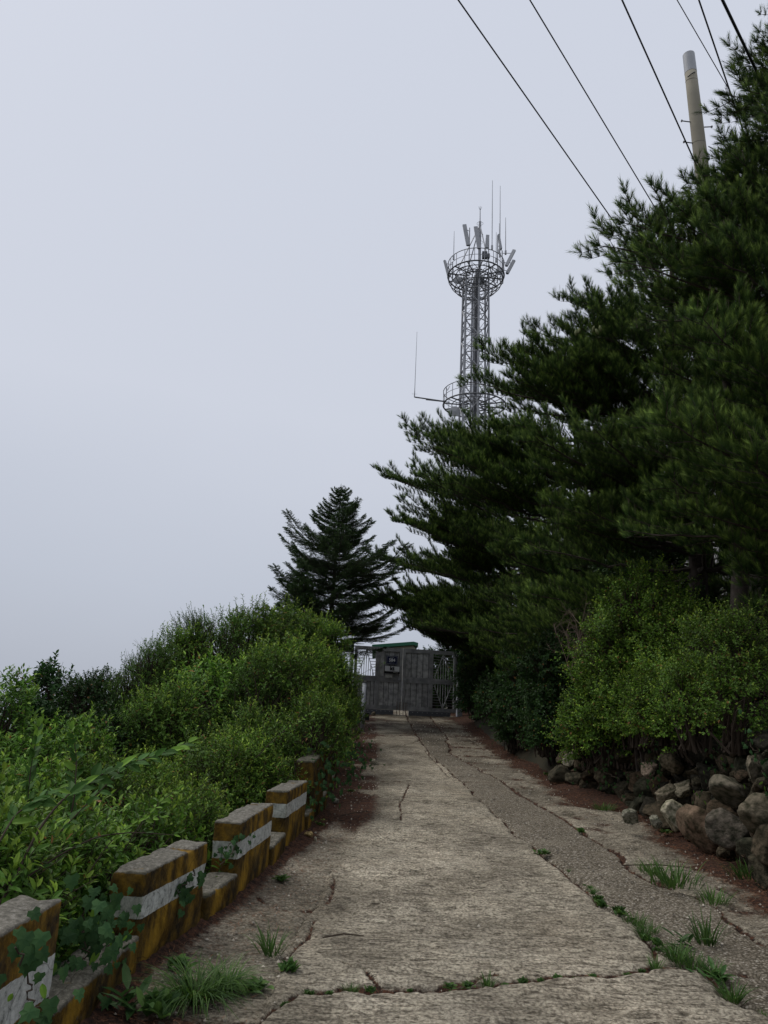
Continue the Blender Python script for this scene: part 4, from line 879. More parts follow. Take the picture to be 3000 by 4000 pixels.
def pine(x, y, h, Rm, label, tips=(), lean=(0, 0), nwh=None, hmin=1.0, gname='pines crowding the bank right of the road', prof=None, per=5, az0=None, shift=0, group=True):
    z0 = float(H(x, y))-.1; t = thing('pine_tree', label, 'pine tree', (x, y, z0), group=gname)
    trunk = lambda z: np.array([x+lean[0]*z+.08*math.sin(z*.7+x), y+lean[1]*z+.08*math.cos(z*.9), z0+z])
    zs = np.linspace(0, h*.98, 16); g = Geo().tube([trunk(z)-[x, y, z0] for z in zs], np.linspace(.07+.013*h, .02, 16), 9)
    obj('trunk', g.mesh('trunk', [mBark], True), t)
    for tp in tips:
        tip = at(*tp[:3]) if len(tp) < 4 else np.array(tp[:3]); zt_ = np.clip(tip[2]-z0-.03*np.hypot(tip[0]-x, tip[1]-y), .5, h*.95); b = trunk(zt_); place_limb(t, b, tip)
        # a pair of lesser limbs beside it so the plume has body
        for sgn in (-1, 1):
            d = tip-b; tip2 = b+d*random.uniform(.68, .85)+np.array([0, 1., 0])*sgn*.18*np.linalg.norm(d)+[0, 0, random.uniform(-.25, .05)]
            place_limb(t, b-[0, 0, .15], tip2)
    z = hmin
    while z < h:
        f = (z-hmin)/(h-hmin); Rz = Rm*(prof(f) if prof else (1-f)**.75*.92+.08); k = per if f < .8 else 4; a0 = random.uniform(0, 6.28)
        for q in range(k):
            a = a0+q*2*math.pi/k+random.uniform(-.3, .3); R_ = Rz*random.uniform(.72, 1.08); b = trunk(z)
            for _ in range(14):
                tip = b+np.array([math.cos(a)*R_, math.sin(a)*R_, R_*random.uniform(-.08, .10)+(.30*f*R_)]); px, py = proj(tip)
                if px-45 > np.interp(py, SILY, SILX) or R_ < .35: break
                R_ *= .86
            if py > 2130 and px > 2080 and px < 2960 and y < 17 and tip[1] < y: continue
            if R_ > .3: place_limb(t, b, tip)
        z += random.uniform(.44, .66)
    place_limb(t, trunk(h*.93), trunk(h)+[random.uniform(-.1, .1), 0, .25]); return t
pine(6.15, 9.2, 11.2, 3.4, 'nearest and tallest pine, its narrow top leaving the picture at the right edge', [(2855, 395, 9.4), (2838, 560, 9.), (2795, 705, 9.2), (2450, 895, 8.8), (2348, 985, 9.4), (2430, 1085, 8.6), (2700, 765, 9.8), (2940, 245, 9.3), (2620, 1500, 7.6), (2560, 1900, 7.8), (2900, 2250, 9.5), (2950, 2430, 9.8), (2850, 2150, 9.3), (2960, 2600, 9.8)], (.01, 0), hmin=2.6)
pine(5.6, 13.6, 10.6, 3.8, 'broad pine in front of the concrete pole, with long limbs toward the road', [(2605, 800, 13.2), (2215, 1185, 13), (2235, 1280, 12.5), (2090, 1325, 13.4), (2075, 1420, 12.8), (1825, 1460, 13.5), (1960, 1475, 12.8), (1865, 1530, 13.2), (2100, 1800, 11.5), (2150, 2000, 12)], (.0, 0), hmin=1.9)
pine(4.9, 18.6, 8.0, 3.7, 'pine whose plumes cross the lower half of the radio tower', [(1960, 1660, 18), (1770, 1700, 18), (1700, 1740, 17.6), (1580, 1795, 18), (1620, 1850, 17.2), (1750, 1900, 17)], (0, 0), hmin=1.2)
pine(4.6, 23.5, 7.4, 4.2, 'pine with drooping dark plumes reaching left toward the spruce', [(1482, 1945, 22.5), (1560, 2030, 22.5), (1545, 1960, 21.5), (1640, 2050, 21), (1520, 2112, 23), (1580, 2180, 22.6), (1700, 2120, 21.6)], (0, 0), hmin=2.0)
pine(4.5, 27.2, 5.4, 4.6, 'dark low pine spreading right over the top of the gate', [(1440, 2255, 27), (1432, 2335, 26.6), (1425, 2415, 27.3), (1480, 2400, 26.4), (1540, 2350, 26.2), (1620, 2440, 26.4), (1700, 2470, 26), (1590, 2470, 28), (1660, 2500, 28), (1740, 2520, 28), (1800, 2540, 27.5), (1850, 2600, 26), (1625, 2495, 28.6), (1690, 2490, 28.6), (1600, 2430, 27.5)], (0, 0), hmin=2.9)
pine(8.4, 12.0, 12.5, 3.2, 'tall pine behind the nearest one, filling the right edge of the picture', hmin=2.4)
pine(7.4, 17.0, 10.5, 3.6, 'deep green pine standing behind the concrete pole', hmin=1.4)
pine(7.6, 22.5, 9.5, 3.6, 'shaded pine in the second row near the pale building', hmin=1.4, per=4)
pine(6.6, 28.5, 7.6, 3.6, 'second row pine behind the right gate post', hmin=.8, per=5)
pine(3.9, 33.6, 4.6, 2.6, 'small pine growing just inside the gate, seen through its bars', hmin=.5, per=4)
pine(4.95, 10.5, 7.0, 1.9, 'slim pine with a bare dark trunk in front of the pole base', hmin=3.3, per=4)
# low dead limbs under the pines
for k, (px, py, Y, px2, py2, Y2) in enumerate(((2950, 2050, 10.2, 2550, 2090, 9.2), (3000, 1760, 10.5, 2650, 1850, 9.8), (2950, 1980, 10, 2720, 2060, 9.), (3050, 2620, 10, 2860, 2680, 9.6), (3000, 1700, 12, 2700, 1660, 11.5))):
    pass
mCone = mat('green_cone', (.10, .12, .04), .7, col2=(.16, .17, .07), nscale=60, bump=.5, bscale=120)
gc = Geo(); zc = np.linspace(0, 1, 9); gc.tube(np.stack([0*zc, 0*zc, zc*.09-.045], 1), .022*np.sin(np.pi*np.clip(zc, .06, .94))**.6, 9); cone = gc.mesh('cone', [mCone], True)
tc2 = [o for o in bpy.data.objects if o.name.startswith('pine_tree') and 'concrete pole, with' in o['label']][0]
for px, py, Y in ((2262, 1292, 12.2), (2318, 1286, 12.2), (2332, 1296, 12.1), (2250, 1300, 12.3), (2345, 1284, 12.1), (2620, 950, 12.6), (2668, 958, 12.6), (2470, 1120, 12.2)):
    p = at(px, py, Y); obj('cone', cone, tc2, tuple(Vector(p)-tc2.location), (random.uniform(2.6, 3.6), random.uniform(-.4, .4), 0), (1.3, 1.3, 1.3))
# ------------------------------------------------------------------ SPRUCE
def spruce_limb(seed, Ln):
    r = np.random.default_rng(seed); g = Geo(); K = 10; s = np.linspace(0, 1, K); ax = np.stack([s*Ln, np.cumsum(r.normal(0, .015, K))*Ln, Ln*(-.10*s+.22*s**3)], 1)
    g.tube(ax, np.linspace(.008+.008*Ln, .004, K), 4, 1, (1, 1, 1), False); Ps = []; Ds = []; Lx = []
    f = lambda t: np.array([np.interp(t, s, ax[:, i]) for i in range(3)])
    t = .10
    while t < 1:
        b = f(t)
        for side in (1, -1):
            if r.random() < .12: continue
            L2 = (.12+.36*(1-t)*Ln)*r.uniform(.6, 1.15); a = r.uniform(.6, .95)*side; d = unit(np.array([math.cos(a), math.sin(a), r.uniform(-.3, .05)]))
            Ps.append(b); Ds.append(d); Lx.append(L2)
            for q in np.arange(.3, .95, .22):
                for sg in (1, -1):
                    p = b+d*L2*q; a2 = a+sg*r.uniform(.5, .9); Ps.append(p); Ds.append(unit([math.cos(a2), math.sin(a2), r.uniform(-.25, .35)])); Lx.append(L2*.42*(1-q*.5)+.06)
        t += .075/Ln*r.uniform(.8, 1.3)
    Ps.append(f(.9)); Ds.append(unit([1, 0, .4])); Lx.append(.22*Ln**.5)
    Ps, Ds, Lx = np.array(Ps), np.array(Ds), np.array(Lx); n = 26
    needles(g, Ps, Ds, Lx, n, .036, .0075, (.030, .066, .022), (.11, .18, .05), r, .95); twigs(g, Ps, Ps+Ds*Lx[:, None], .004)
    return g.mesh('branch', [mNeedle, mBark])
SL = [(spruce_limb(81, 1.6), 1.6), (spruce_limb(82, 1.6), 1.6), (spruce_limb(83, 2.4), 2.4)]; SS = [(spruce_limb(84, .6), .6), (spruce_limb(85, .8), .8)]
def spruce(px, ytop, Y, Rl, label, pfl, n0=.9, gname=None, dz=.3):
    top = at(px, ytop, Y); x = float(top[0])-.15; z0 = float(H(x, Y))-.2; t = thing('spruce_tree', label, 'spruce tree', (x, Y, z0), group=gname); h = top[2]-z0
    tr = lambda z: np.array([x+.15*z/h, Y, z0+z]); obj('trunk', Geo().tube([tr(z)-[x, Y, z0] for z in np.linspace(0, h, 14)], np.concatenate([np.linspace(.14, .03, 12), [.015, .006]]), 8).mesh('trunk', [mBark], True), t)
    z = n0
    while z < h*.985:
        f = z/h; Rl_, Rr_ = pfl(f); k = 7 if f < .85 else 5; a0 = random.uniform(0, 6.28)
        for q in range(k):
            a = a0+q*6.283/k+random.uniform(-.25, .25); c = math.cos(a); R_ = (Rl_ if c < 0 else Rr_)*Rl*random.uniform(.55, 1.18)
            if random.random() < .12: continue
            tip = tr(z)+np.array([c*R_, math.sin(a)*R_*.95, R_*(-.10+.5*f+random.uniform(-.2, .25))+.02]); place_limb(t, tr(z), tip, SL if R_ > .95 else SS)
        z += dz*(1-.55*f)*random.uniform(.8, 1.2)
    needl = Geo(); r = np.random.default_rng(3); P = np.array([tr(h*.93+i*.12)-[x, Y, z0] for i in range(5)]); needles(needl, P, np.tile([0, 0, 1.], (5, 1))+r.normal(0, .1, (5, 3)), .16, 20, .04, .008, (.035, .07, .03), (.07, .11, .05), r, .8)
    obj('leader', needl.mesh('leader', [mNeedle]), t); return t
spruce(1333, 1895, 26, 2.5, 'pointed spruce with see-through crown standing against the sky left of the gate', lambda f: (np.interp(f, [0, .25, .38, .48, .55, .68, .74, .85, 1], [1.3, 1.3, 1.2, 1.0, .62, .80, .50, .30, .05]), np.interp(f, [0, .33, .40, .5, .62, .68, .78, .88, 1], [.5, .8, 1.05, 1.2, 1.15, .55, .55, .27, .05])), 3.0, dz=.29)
spruce(1095, 2335, 22, 1.5, 'small spruce top poking out of the shrubs left of the pointed spruce', lambda f: (max(1-f, .05)*1., max(1-f, .05)), 1.6)
spruce(1185, 2175, 24.5, 2.1, 'bushier spruce shoulder crowding the pointed spruce on its left', lambda f: (max(1-f, .04)**.8*1.15, max(1-f, .04)**.8), 1.6)
# ------------------------------------------------------------------ SHRUBS
def shrub(px, py, Y, wpx, kind, label, group, side=0, stretch=1., cat='shrub', name='shrub', sink=0., base=None):
    top = at(px, py, Y); x = float(top[0]); rr_ = wpx/F*Y*1.03
    if side < 0 and Y < 16: x = min(x, float(xw(Y))-.25-max(rr_, .52))
    if side > 0: x = max(x, float(xR(Y))+(.22 if Y < 10 else .05)+max(rr_, .5)*(.5 if Y < 10 else .28))
    z0 = float(H(x, Y)) if base is None else base; h = float(top[2])-z0+.0
    rad = wpx/F*Y*1.03; t = thing(name, label, cat, (x, Y, z0-.05-sink), (0, 0, 0), group); me = random.choice(PR[kind])
    s = max(rad/.72, .72); Hs = 1.28*s; Ht = h+sink; z = Ht-Hs; k = 0
    while True:
        zfl = (.55 if Y < 12.3 else .25) if side > 0 else -.1
        for q in range(1 if k == 0 else (2 if rad > .45 else 1)):
            off = (0, 0) if k == 0 else (random.uniform(-.22, .22)*s, random.uniform(-.35, .35)*s)
            obj('crown', random.choice(PR[kind]), t, (off[0], off[1], max(z, zfl)), (random.uniform(-.2, .2), random.uniform(-.2, .2), random.uniform(0, 6.28)), (s*random.uniform(.9, 1.1),)*3)
        if z <= 0 or k > 6: break
        z -= .62*Hs; k += 1
    if Ht > Hs*1.2:
        g = Geo()
        for q in range(4): a = q*1.57+.4; g.tube([(.05*math.cos(a), .05*math.sin(a), 0), (.15*math.cos(a), .15*math.sin(a), Ht*.5), (.3*s*math.cos(a), .3*s*math.sin(a), Ht-Hs*.5)], [.025, .02, .01], 5)
        obj('stems', g.mesh('stems', [mBark]), t)
GS = 'leafy shrubs behind the parapet'
rear = [(1275, 2430, 19, 110, 'privet', 'shrub beneath the pointed spruce at the left end of the gate'), (1200, 2440, 20, 130, 'privet', 'shrub in front of the bushier spruce shoulder'), (1130, 2410, 17.5, 150, 'privet', 'tall shrub with upright shoots below the small spruce top'),
        (1010, 2400, 16.5, 140, 'privet', 'shrub with spiky leaders on the skyline left of the spruces'), (905, 2425, 15.5, 130, 'fern', 'feathery shrub on the skyline below the thin sprig'), (795, 2385, 15, 75, 'fern', 'shrub ending in a thin dark sprig high on the skyline'),
        (700, 2470, 14.6, 120, 'privet', 'shrub on the skyline right of the airy light green one'), (600, 2480, 14, 95, 'fern', 'airy light green shrub topping the skyline in the left half'), (520, 2570, 14.2, 85, 'fern', 'low airy shrub where the skyline steps down'),
        (430, 2630, 15, 95, 'dark', 'dark rounded shrub right of the broad leaved tree'), (345, 2640, 13.4, 60, 'dark', 'narrow dark column shrub with drooping sprays'), (195, 2615, 14, 135, 'broad', 'dark broad-leaved young tree against the sky at the left'), (60, 2740, 13, 120, 'broad', 'lower broad-leaved young tree at the left edge'),
        (0, 2660, 9, 55, 'weedy', 'leafy upright shoots at the extreme left edge of the skyline')]
front = [(1290, 2640, 15.5, 90, 'privet', 'shrub overhanging the far end of the parapet'), (1230, 2540, 14, 140, 'privet', 'dense shrub just left of the gate, lit on its top'), (1120, 2560, 12.2, 170, 'privet', 'dense bright shrub in the middle of the thicket'), (1240, 2800, 12.6, 100, 'privet', 'shrub leaning over the ivy covered parapet'),
         (1000, 2600, 11.6, 160, 'fern', 'mid thicket shrub below the spiky skyline shrub'), (1120, 2800, 10, 160, 'privet', 'shrub behind the third and fourth parapet blocks'), (850, 2620, 12, 170, 'weedy', 'wide shrub below the thin sprig'), (960, 2860, 9.3, 170, 'privet', 'bushy shrub directly behind the third parapet block'),
         (700, 2720, 11, 170, 'privet', 'shrub left of the wide shrub in the thicket'), (800, 2900, 8.8, 170, 'round', 'small leaved shrub behind the gap between second and third blocks'), (560, 2760, 10.8, 150, 'fern', 'fine leaved shrub left of centre of the thicket'), (420, 2800, 10.4, 130, 'dark', 'shrub in front of the dark column shrub'),
         (600, 2960, 8.2, 180, 'privet', 'shrub above the arching leafy shoot'), (290, 2830, 9.4, 130, 'weedy', 'large leaved plant in front of the broad leaved tree'), (120, 2860, 8.6, 150, 'weedy', 'large leaved plant near the left edge, mid height'), (400, 3010, 7.4, 170, 'privet', 'dark shrub between the leafy shoots'),
         (180, 3040, 6.8, 180, 'weedy', 'plant with broad leaves at left behind the bent stems'), (-20, 2960, 7., 140, 'weedy', 'broad-leaved plant cut by the left edge')]
over = [(1345, 2560, 17., 75, 'privet', 'shrub leaning out past the slim grey post'), (1320, 2700, 14.6, 80, 'privet', 'shrub spilling over the farthest parapet block'), (1265, 2850, 12., 85, 'privet', 'bright sprays falling over the ivy curtain'), (1200, 2930, 10.3, 75, 'privet', 'low sprays resting on the fourth parapet block')]
for a in over: shrub(a[0], a[1], a[2], a[3], a[4], a[5], GS, 0, base=float(zr(a[2]))+.55)
low = [(1010, 3060, 7.9, 120, 'privet', 'low shrub spilling toward the third parapet block'), (830, 3120, 6.9, 150, 'privet', 'low shrub behind the third block near end'), (690, 3170, 6.2, 160, 'weedy', 'pale leaved undergrowth behind the second block'), (520, 3170, 5.8, 170, 'weedy', 'yellow-green undergrowth left of the second block'),
       (360, 3200, 5.2, 180, 'weedy', 'undergrowth behind the nearest parapet block'), (180, 3230, 4.7, 190, 'weedy', 'undergrowth at the foot of the bent stems'), (20, 3260, 4.2, 190, 'weedy', 'undergrowth in the lower left corner'), (410, 3340, 4.45, 100, 'weedy', 'leaves filling the gap between first and second blocks')]
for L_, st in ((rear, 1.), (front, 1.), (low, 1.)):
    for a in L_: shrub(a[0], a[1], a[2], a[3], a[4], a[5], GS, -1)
GR_ = 'shrubs and creepers on the right bank'
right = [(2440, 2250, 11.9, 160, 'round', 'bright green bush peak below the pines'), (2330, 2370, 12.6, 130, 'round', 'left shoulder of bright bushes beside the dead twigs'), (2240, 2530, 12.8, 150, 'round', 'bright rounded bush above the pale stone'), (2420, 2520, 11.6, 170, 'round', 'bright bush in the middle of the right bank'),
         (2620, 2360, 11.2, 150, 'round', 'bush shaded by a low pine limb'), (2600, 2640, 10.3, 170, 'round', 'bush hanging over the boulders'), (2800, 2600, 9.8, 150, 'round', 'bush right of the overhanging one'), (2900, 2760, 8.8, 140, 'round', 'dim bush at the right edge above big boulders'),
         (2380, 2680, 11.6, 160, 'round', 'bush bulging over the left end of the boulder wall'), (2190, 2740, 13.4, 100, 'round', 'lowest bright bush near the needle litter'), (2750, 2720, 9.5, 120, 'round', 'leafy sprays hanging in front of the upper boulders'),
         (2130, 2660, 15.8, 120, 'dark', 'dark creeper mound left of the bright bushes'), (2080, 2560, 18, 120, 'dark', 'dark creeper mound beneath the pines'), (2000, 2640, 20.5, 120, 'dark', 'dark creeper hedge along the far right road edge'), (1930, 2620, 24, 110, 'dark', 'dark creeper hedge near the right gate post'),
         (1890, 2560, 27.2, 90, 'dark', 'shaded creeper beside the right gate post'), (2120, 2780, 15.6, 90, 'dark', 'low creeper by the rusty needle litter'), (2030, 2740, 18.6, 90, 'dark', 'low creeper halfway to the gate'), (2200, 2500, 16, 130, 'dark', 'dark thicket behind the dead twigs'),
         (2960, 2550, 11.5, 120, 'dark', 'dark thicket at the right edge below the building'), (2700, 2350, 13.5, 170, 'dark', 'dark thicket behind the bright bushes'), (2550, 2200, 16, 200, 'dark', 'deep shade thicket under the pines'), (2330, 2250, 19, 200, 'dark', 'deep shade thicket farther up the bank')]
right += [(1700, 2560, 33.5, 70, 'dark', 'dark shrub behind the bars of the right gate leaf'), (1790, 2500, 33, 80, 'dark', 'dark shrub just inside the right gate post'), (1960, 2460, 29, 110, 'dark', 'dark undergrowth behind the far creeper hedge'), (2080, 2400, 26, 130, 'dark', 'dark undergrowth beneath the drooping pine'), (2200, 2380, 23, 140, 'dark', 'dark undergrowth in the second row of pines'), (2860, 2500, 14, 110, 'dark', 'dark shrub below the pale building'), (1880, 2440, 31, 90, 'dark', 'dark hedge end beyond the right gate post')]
for a in ((2560, 2800, 10.4, 80, 'round', 'leafy sprays over the boulders above the pale one'), (2700, 2770, 9.4, 80, 'round', 'leafy sprays hanging over the brown boulder'), (2870, 2770, 8.5, 100, 'round', 'dim sprays over the right end boulders'), (2300, 2850, 13., 80, 'dark', 'dark creeper lump on the first boulders')):
    shrub(a[0], a[1], a[2], a[3], a[4], a[5], GR_, 0, base=float(zr(a[2]))+float(wallh(a[2]))*1.05)
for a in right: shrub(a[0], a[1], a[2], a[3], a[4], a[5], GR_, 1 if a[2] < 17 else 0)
# dead twig tangle
q = at(2290, 2690, 13.2); t = thing('dead_bush', 'leafless brown twig tangle left of the bright bush', 'dead bush', tuple(q))
for k in range(16):
    b = bare_limb(30+k, 1.0); me = b.mesh('dead_twigs', [mDead]); a = random.uniform(0, 6.28); e = random.uniform(.9, 1.5); o = obj('dead_twigs', me, t, (random.uniform(-.3, .3), random.uniform(-.2, .2), random.uniform(0, .3)), (0, -e, a), (random.uniform(.5, .95),)*3)
# ------------------------------------------------------------------ FOREGROUND LEAFY STEMS (each leaf its own part)
def leaf_mesh(kind):
    g = Geo(); 
    if kind == 'lance':
        n = 7; s = np.linspace(0, 1, n); w = .5*np.sin(np.pi*s**.8)**.9; V = []; 
        for q in range(n): V += [(s[q], w[q]*.42, .05*w[q]-.18*s[q]**2), (s[q], 0, -.03-.18*s[q]**2), (s[q], -w[q]*.42, .05*w[q]-.18*s[q]**2)]
        T = []
        for q in range(n-1):
            a = q*3; b = a+3; T += [(a, a+1, b+1), (a, b+1, b), (a+1, a+2, b+2), (a+1, b+2, b+1)]
        g.add(V, T, 0, (1, 1, 1))
    else:   # ivy: five-pointed
        pts = [(0, 0), (-.12, .3), (.15, .52), (.42, .34), (.62, .40), (.66, .18), (1, 0), (.66, -.18), (.62, -.40), (.42, -.34), (.15, -.52), (-.12, -.3)]
        V = [(.32, 0, .02)]+[(x, y, -.12*(x*x+y*y)+.02*((i % 2)*2-1)) for i, (x, y) in enumerate(pts)]; T = [(0, 1+i, 1+(i+1) % 12) for i in range(12)]; g.add(V, T, 0, (1, 1, 1))
    return g
def leafmat(name, c, c2):
    return mat(name, c, .6, col2=c2, nscale=1.2, trans=.28, spec=.12, rnd=.3)
mL1 = leafmat('stem_leaf', (.035, .09, .018), (.065, .14, .025)); mL2 = leafmat('young_leaf', (.10, .20, .025), (.15, .26, .035)); mIvy = leafmat('ivy_leaf', (.028, .07, .025), (.05, .105, .035))
def lm(kind, m):
    me = leaf_mesh(kind).mesh('leaf', [m]); return me
LM = {'a': lm('lance', mL1), 'y': lm('lance', mL2), 'i': lm('ivy', mIvy)}
def leafobj(parent, P, d, nrm, s, kind, w=1.):
    d = unit(d); nrm = unit(nrm-d*(nrm@d)); y = np.cross(nrm, d); o = obj('leaf', LM[kind], parent)
    Mx = Matrix(((d[0]*s, y[0]*s*w, nrm[0]*s, 0), (d[1]*s, y[1]*s*w, nrm[1]*s, 0), (d[2]*s, y[2]*s*w, nrm[2]*s, 0), (0, 0, 0, 1))); Mx.translation = Vector(P)-parent.location; o.matrix_local = Mx
def stem(pts, r, label, leaf0=.3, n=16, size=.09, kind='a', cnt=2, wdt=1.):
    P = np.array([at(*p) for p in pts]); tt = np.linspace(0, 1, len(P)); s = np.linspace(0, 1, 26)
    # smooth
    Q = np.stack([np.interp(s, tt, P[:, i]) for i in range(3)], 1)
    for _ in range(3): Q[1:-1] = (Q[:-2]+2*Q[1:-1]+Q[2:])/4
    t = thing('leafy_stem', label, 'plant stem', tuple(Q[0])); g = Geo().tube(Q-Q[0], np.linspace(r, r*.3, 26), 5); obj('stem', g.mesh('stem', [mTwig], True), t)
    T_ = np.gradient(Q, axis=0)
    for k in range(n):
        u = leaf0+(1-leaf0)*(k+.5)/n; p = np.array([np.interp(u, s, Q[:, i]) for i in range(3)]); d = unit(np.array([np.interp(u, s, T_[:, i]) for i in range(3)]))
        sd_ = unit(np.cross(d, [0, 0, 1.]))
        for j in range(cnt):
            sg = 1 if (k+j) % 2 else -1; dd_ = d*random.uniform(.3, .9)+sd_*sg*random.uniform(.3, 1.1)+np.array([0, 0, random.uniform(-.5, .5)]); sz = size*random.uniform(.75, 1.15)*(1-.3*max(0, u-.7)/.3)
            leafobj(t, p, dd_, np.array([random.uniform(-.7, .7), random.uniform(-1, 0), random.uniform(.5, 1)]), sz, 'y' if (u > .9 and random.random() < .7) or random.random() < .06 else kind, wdt)
    for j in range(3): leafobj(t, Q[-1], unit(T_[-1])+np.array([random.uniform(-.4, .4), random.uniform(-.3, .3), random.uniform(-.1, .4)]), np.array([0, -.6, 1.]), size*.6, 'y')
stem([(-20, 3560, 3.9), (60, 3440, 4.), (130, 3270, 4.1), (230, 3130, 4.2), (340, 3050, 4.3), (480, 2990, 4.4), (620, 2950, 4.5), (735, 2900, 4.6)], .008, 'long arching stem whose leafy tip reaches over the thicket', .45, 26, .11)
stem([(20, 3500, 4.2), (100, 3430, 4.2), (230, 3340, 4.3), (380, 3265, 4.4), (520, 3250, 4.5), (680, 3262, 4.6)], .007, 'thin dark stem bending right just above the nearest block', .15, 9, .065, 'a', 1)
stem([(60, 3560, 4.6), (160, 3330, 4.6), (300, 3180, 4.7), (420, 3060, 4.8), (520, 2960, 4.9)], .006, 'pale straight stem with paired leaves rising right', .2, 14, .08)
stem([(90, 3400, 4.8), (100, 3200, 4.8), (120, 3000, 4.8), (150, 2840, 4.8)], .006, 'upright stem with large leaves near the left edge', .2, 14, .11)
stem([(250, 3300, 5.), (290, 3120, 5.), (300, 2960, 5.1), (280, 2850, 5.1)], .006, 'upright leafy stem with pale top leaves', .2, 12, .10, 'a')
stem([(-10, 3300, 3.6), (60, 3180, 3.7), (150, 3120, 3.8), (230, 3080, 3.9)], .005, 'short leafy stem entering from the left edge', .2, 10, .09)
stem([(480, 3330, 5.4), (560, 3200, 5.4), (640, 3120, 5.5), (700, 3080, 5.5)], .004, 'slender stem with bright yellow-green leaves over the second block', .3, 8, .06, 'y')
stem([(340, 3420, 4.9), (420, 3300, 5.), (520, 3210, 5.1), (640, 3190, 5.2)], .004, 'thin sprig of yellowish leaves beside the second block', .2, 10, .06, 'y')
stem([(700, 3130, 7.4), (800, 3060, 7.4), (850, 3030, 7.4)], .003, 'bare pale grass stalk crossing the thicket', .9, 1, .04)
stem([(1000, 2960, 8.6), (1090, 2870, 8.6), (1190, 2800, 8.7), (1240, 2770, 8.7)], .005, 'bright sprig leaning over the third parapet block', .1, 16, .055, 'y', 2, .8)
stem([(1340, 2700, 14), (1400, 2640, 14.2), (1470, 2600, 14.3), (1500, 2588, 14.4)], .004, 'lone pale sprig sticking out before the left gate leaf', .5, 6, .06, 'y', 1, .6)
stem([(800, 2480, 12.6), (800, 2420, 12.6), (795, 2370, 12.6)], .005, 'dark vertical sprig standing alone on the left skyline', .2, 9, .07, 'a', 2, .8)
stem([(805, 2560, 12.9), (830, 2470, 12.9), (845, 2380, 12.9)], .004, 'bare forked twig beside the dark vertical sprig', .95, 1, .03)
# ivy
def ivy(pts, label, n, size, fall=.12, y_off=.0):
    size = size*.85; P = np.array([at(*p) for p in pts]); t = thing('ivy', label, 'ivy', tuple(P[0])); s = np.linspace(0, 1, 20); tt = np.linspace(0, 1, len(P)); Q = np.stack([np.interp(s, tt, P[:, i]) for i in range(3)], 1)+rng.normal(0, .01, (20, 3))
    obj('vine', Geo().tube(Q-Q[0], .004, 4).mesh('vine', [mTwig]), t)
    for k in range(n):
        p = Q[int(rng.integers(0, 20))]+rng.normal(0, fall, 3)*[.5, .6, .8]; p = p+[abs(rng.normal(0, .03)), 0, 0]
        leafobj(t, p, np.array([rng.normal(0, .5), rng.normal(0, .5)-.2, -1.]), np.array([.8, -.9, .7])+rng.normal(0, .3, 3), size*rng.uniform(.6, 1.2), 'i' if rng.random() < .9 else 'y')
ivy([(760, 3400, 5.3), (740, 3440, 5.3), (700, 3480, 5.3), (680, 3540, 5.35)], 'ivy sprig with broad leaves hanging over the second block face', 18, .085, .05)
ivy([(330, 3560, 4.2), (340, 3650, 4.3), (330, 3760, 4.3), (300, 3850, 4.3)], 'ivy with large leaves in the gap after the nearest block', 60, .085, .13)
ivy([(60, 3700, 3.), (90, 3820, 3.1), (120, 3920, 3.1), (200, 3990, 3.2)], 'ivy climbing the nearest block in the lower left corner', 24, .075, .09)
ivy([(400, 3560, 4.5), (430, 3640, 4.6), (420, 3700, 4.6)], 'creeper leaves between the first and second blocks', 60, .06, .13)
ivy([(850, 3330, 6.3), (880, 3300, 6.3), (940, 3270, 6.4), (850, 3380, 6.2)], 'creeper in the gap before the third block', 26, .055, .07)
ivy([(1200, 3010, 9.6), (1260, 3000, 9.8), (1290, 3060, 9.9), (1220, 3120, 9.5)], 'ivy curtain over the fifth parapet block', 90, .075, .17)
ivy([(1185, 3040, 9.2), (1195, 3130, 9.2), (1200, 3230, 9.25)], 'narrow ivy strand dropping between fourth and fifth blocks', 26, .05, .05)
ivy([(1290, 2960, 11.3), (1350, 2950, 12.5), (1380, 2990, 13.5), (1340, 3080, 12)], 'ivy over the dark mossy block past the curtain', 90, .08, .22)
ivy([(1400, 2900, 15), (1420, 2950, 15.5), (1400, 3040, 15)], 'leafy creeper at the far end of the parapet', 60, .09, .28)
ivy([(2150, 2800, 14.9), (2200, 2850, 14.7), (2240, 2930, 14.4), (2160, 2890, 14.8)], 'ivy trailing down the bank by the pale stone', 90, .08, .3)
ivy([(2260, 2980, 13.4), (2290, 3000, 13.2), (2300, 2900, 13.2)], 'ivy on the first dark boulders', 40, .07, .2)
ivy([(2520, 2960, 10.3), (2560, 3010, 10.2), (2500, 3060, 10.3)], 'creeper strands between the middle boulders', 45, .055, .18)
ivy([(2780, 2950, 8.8), (2820, 3010, 8.6), (2760, 3080, 8.8)], 'creeper hanging over the brown boulder', 45, .055, .16)
ivy([(2930, 2900, 7.9), (2960, 2960, 7.8), (2990, 3060, 7.6)], 'creeper at the right edge over the upper boulders', 40, .06, .16)
ivy([(2380, 2960, 11.6), (2350, 3010, 12.), (2420, 3040, 11.4)], 'creeper on the left end of the boulder wall', 45, .06, .2)
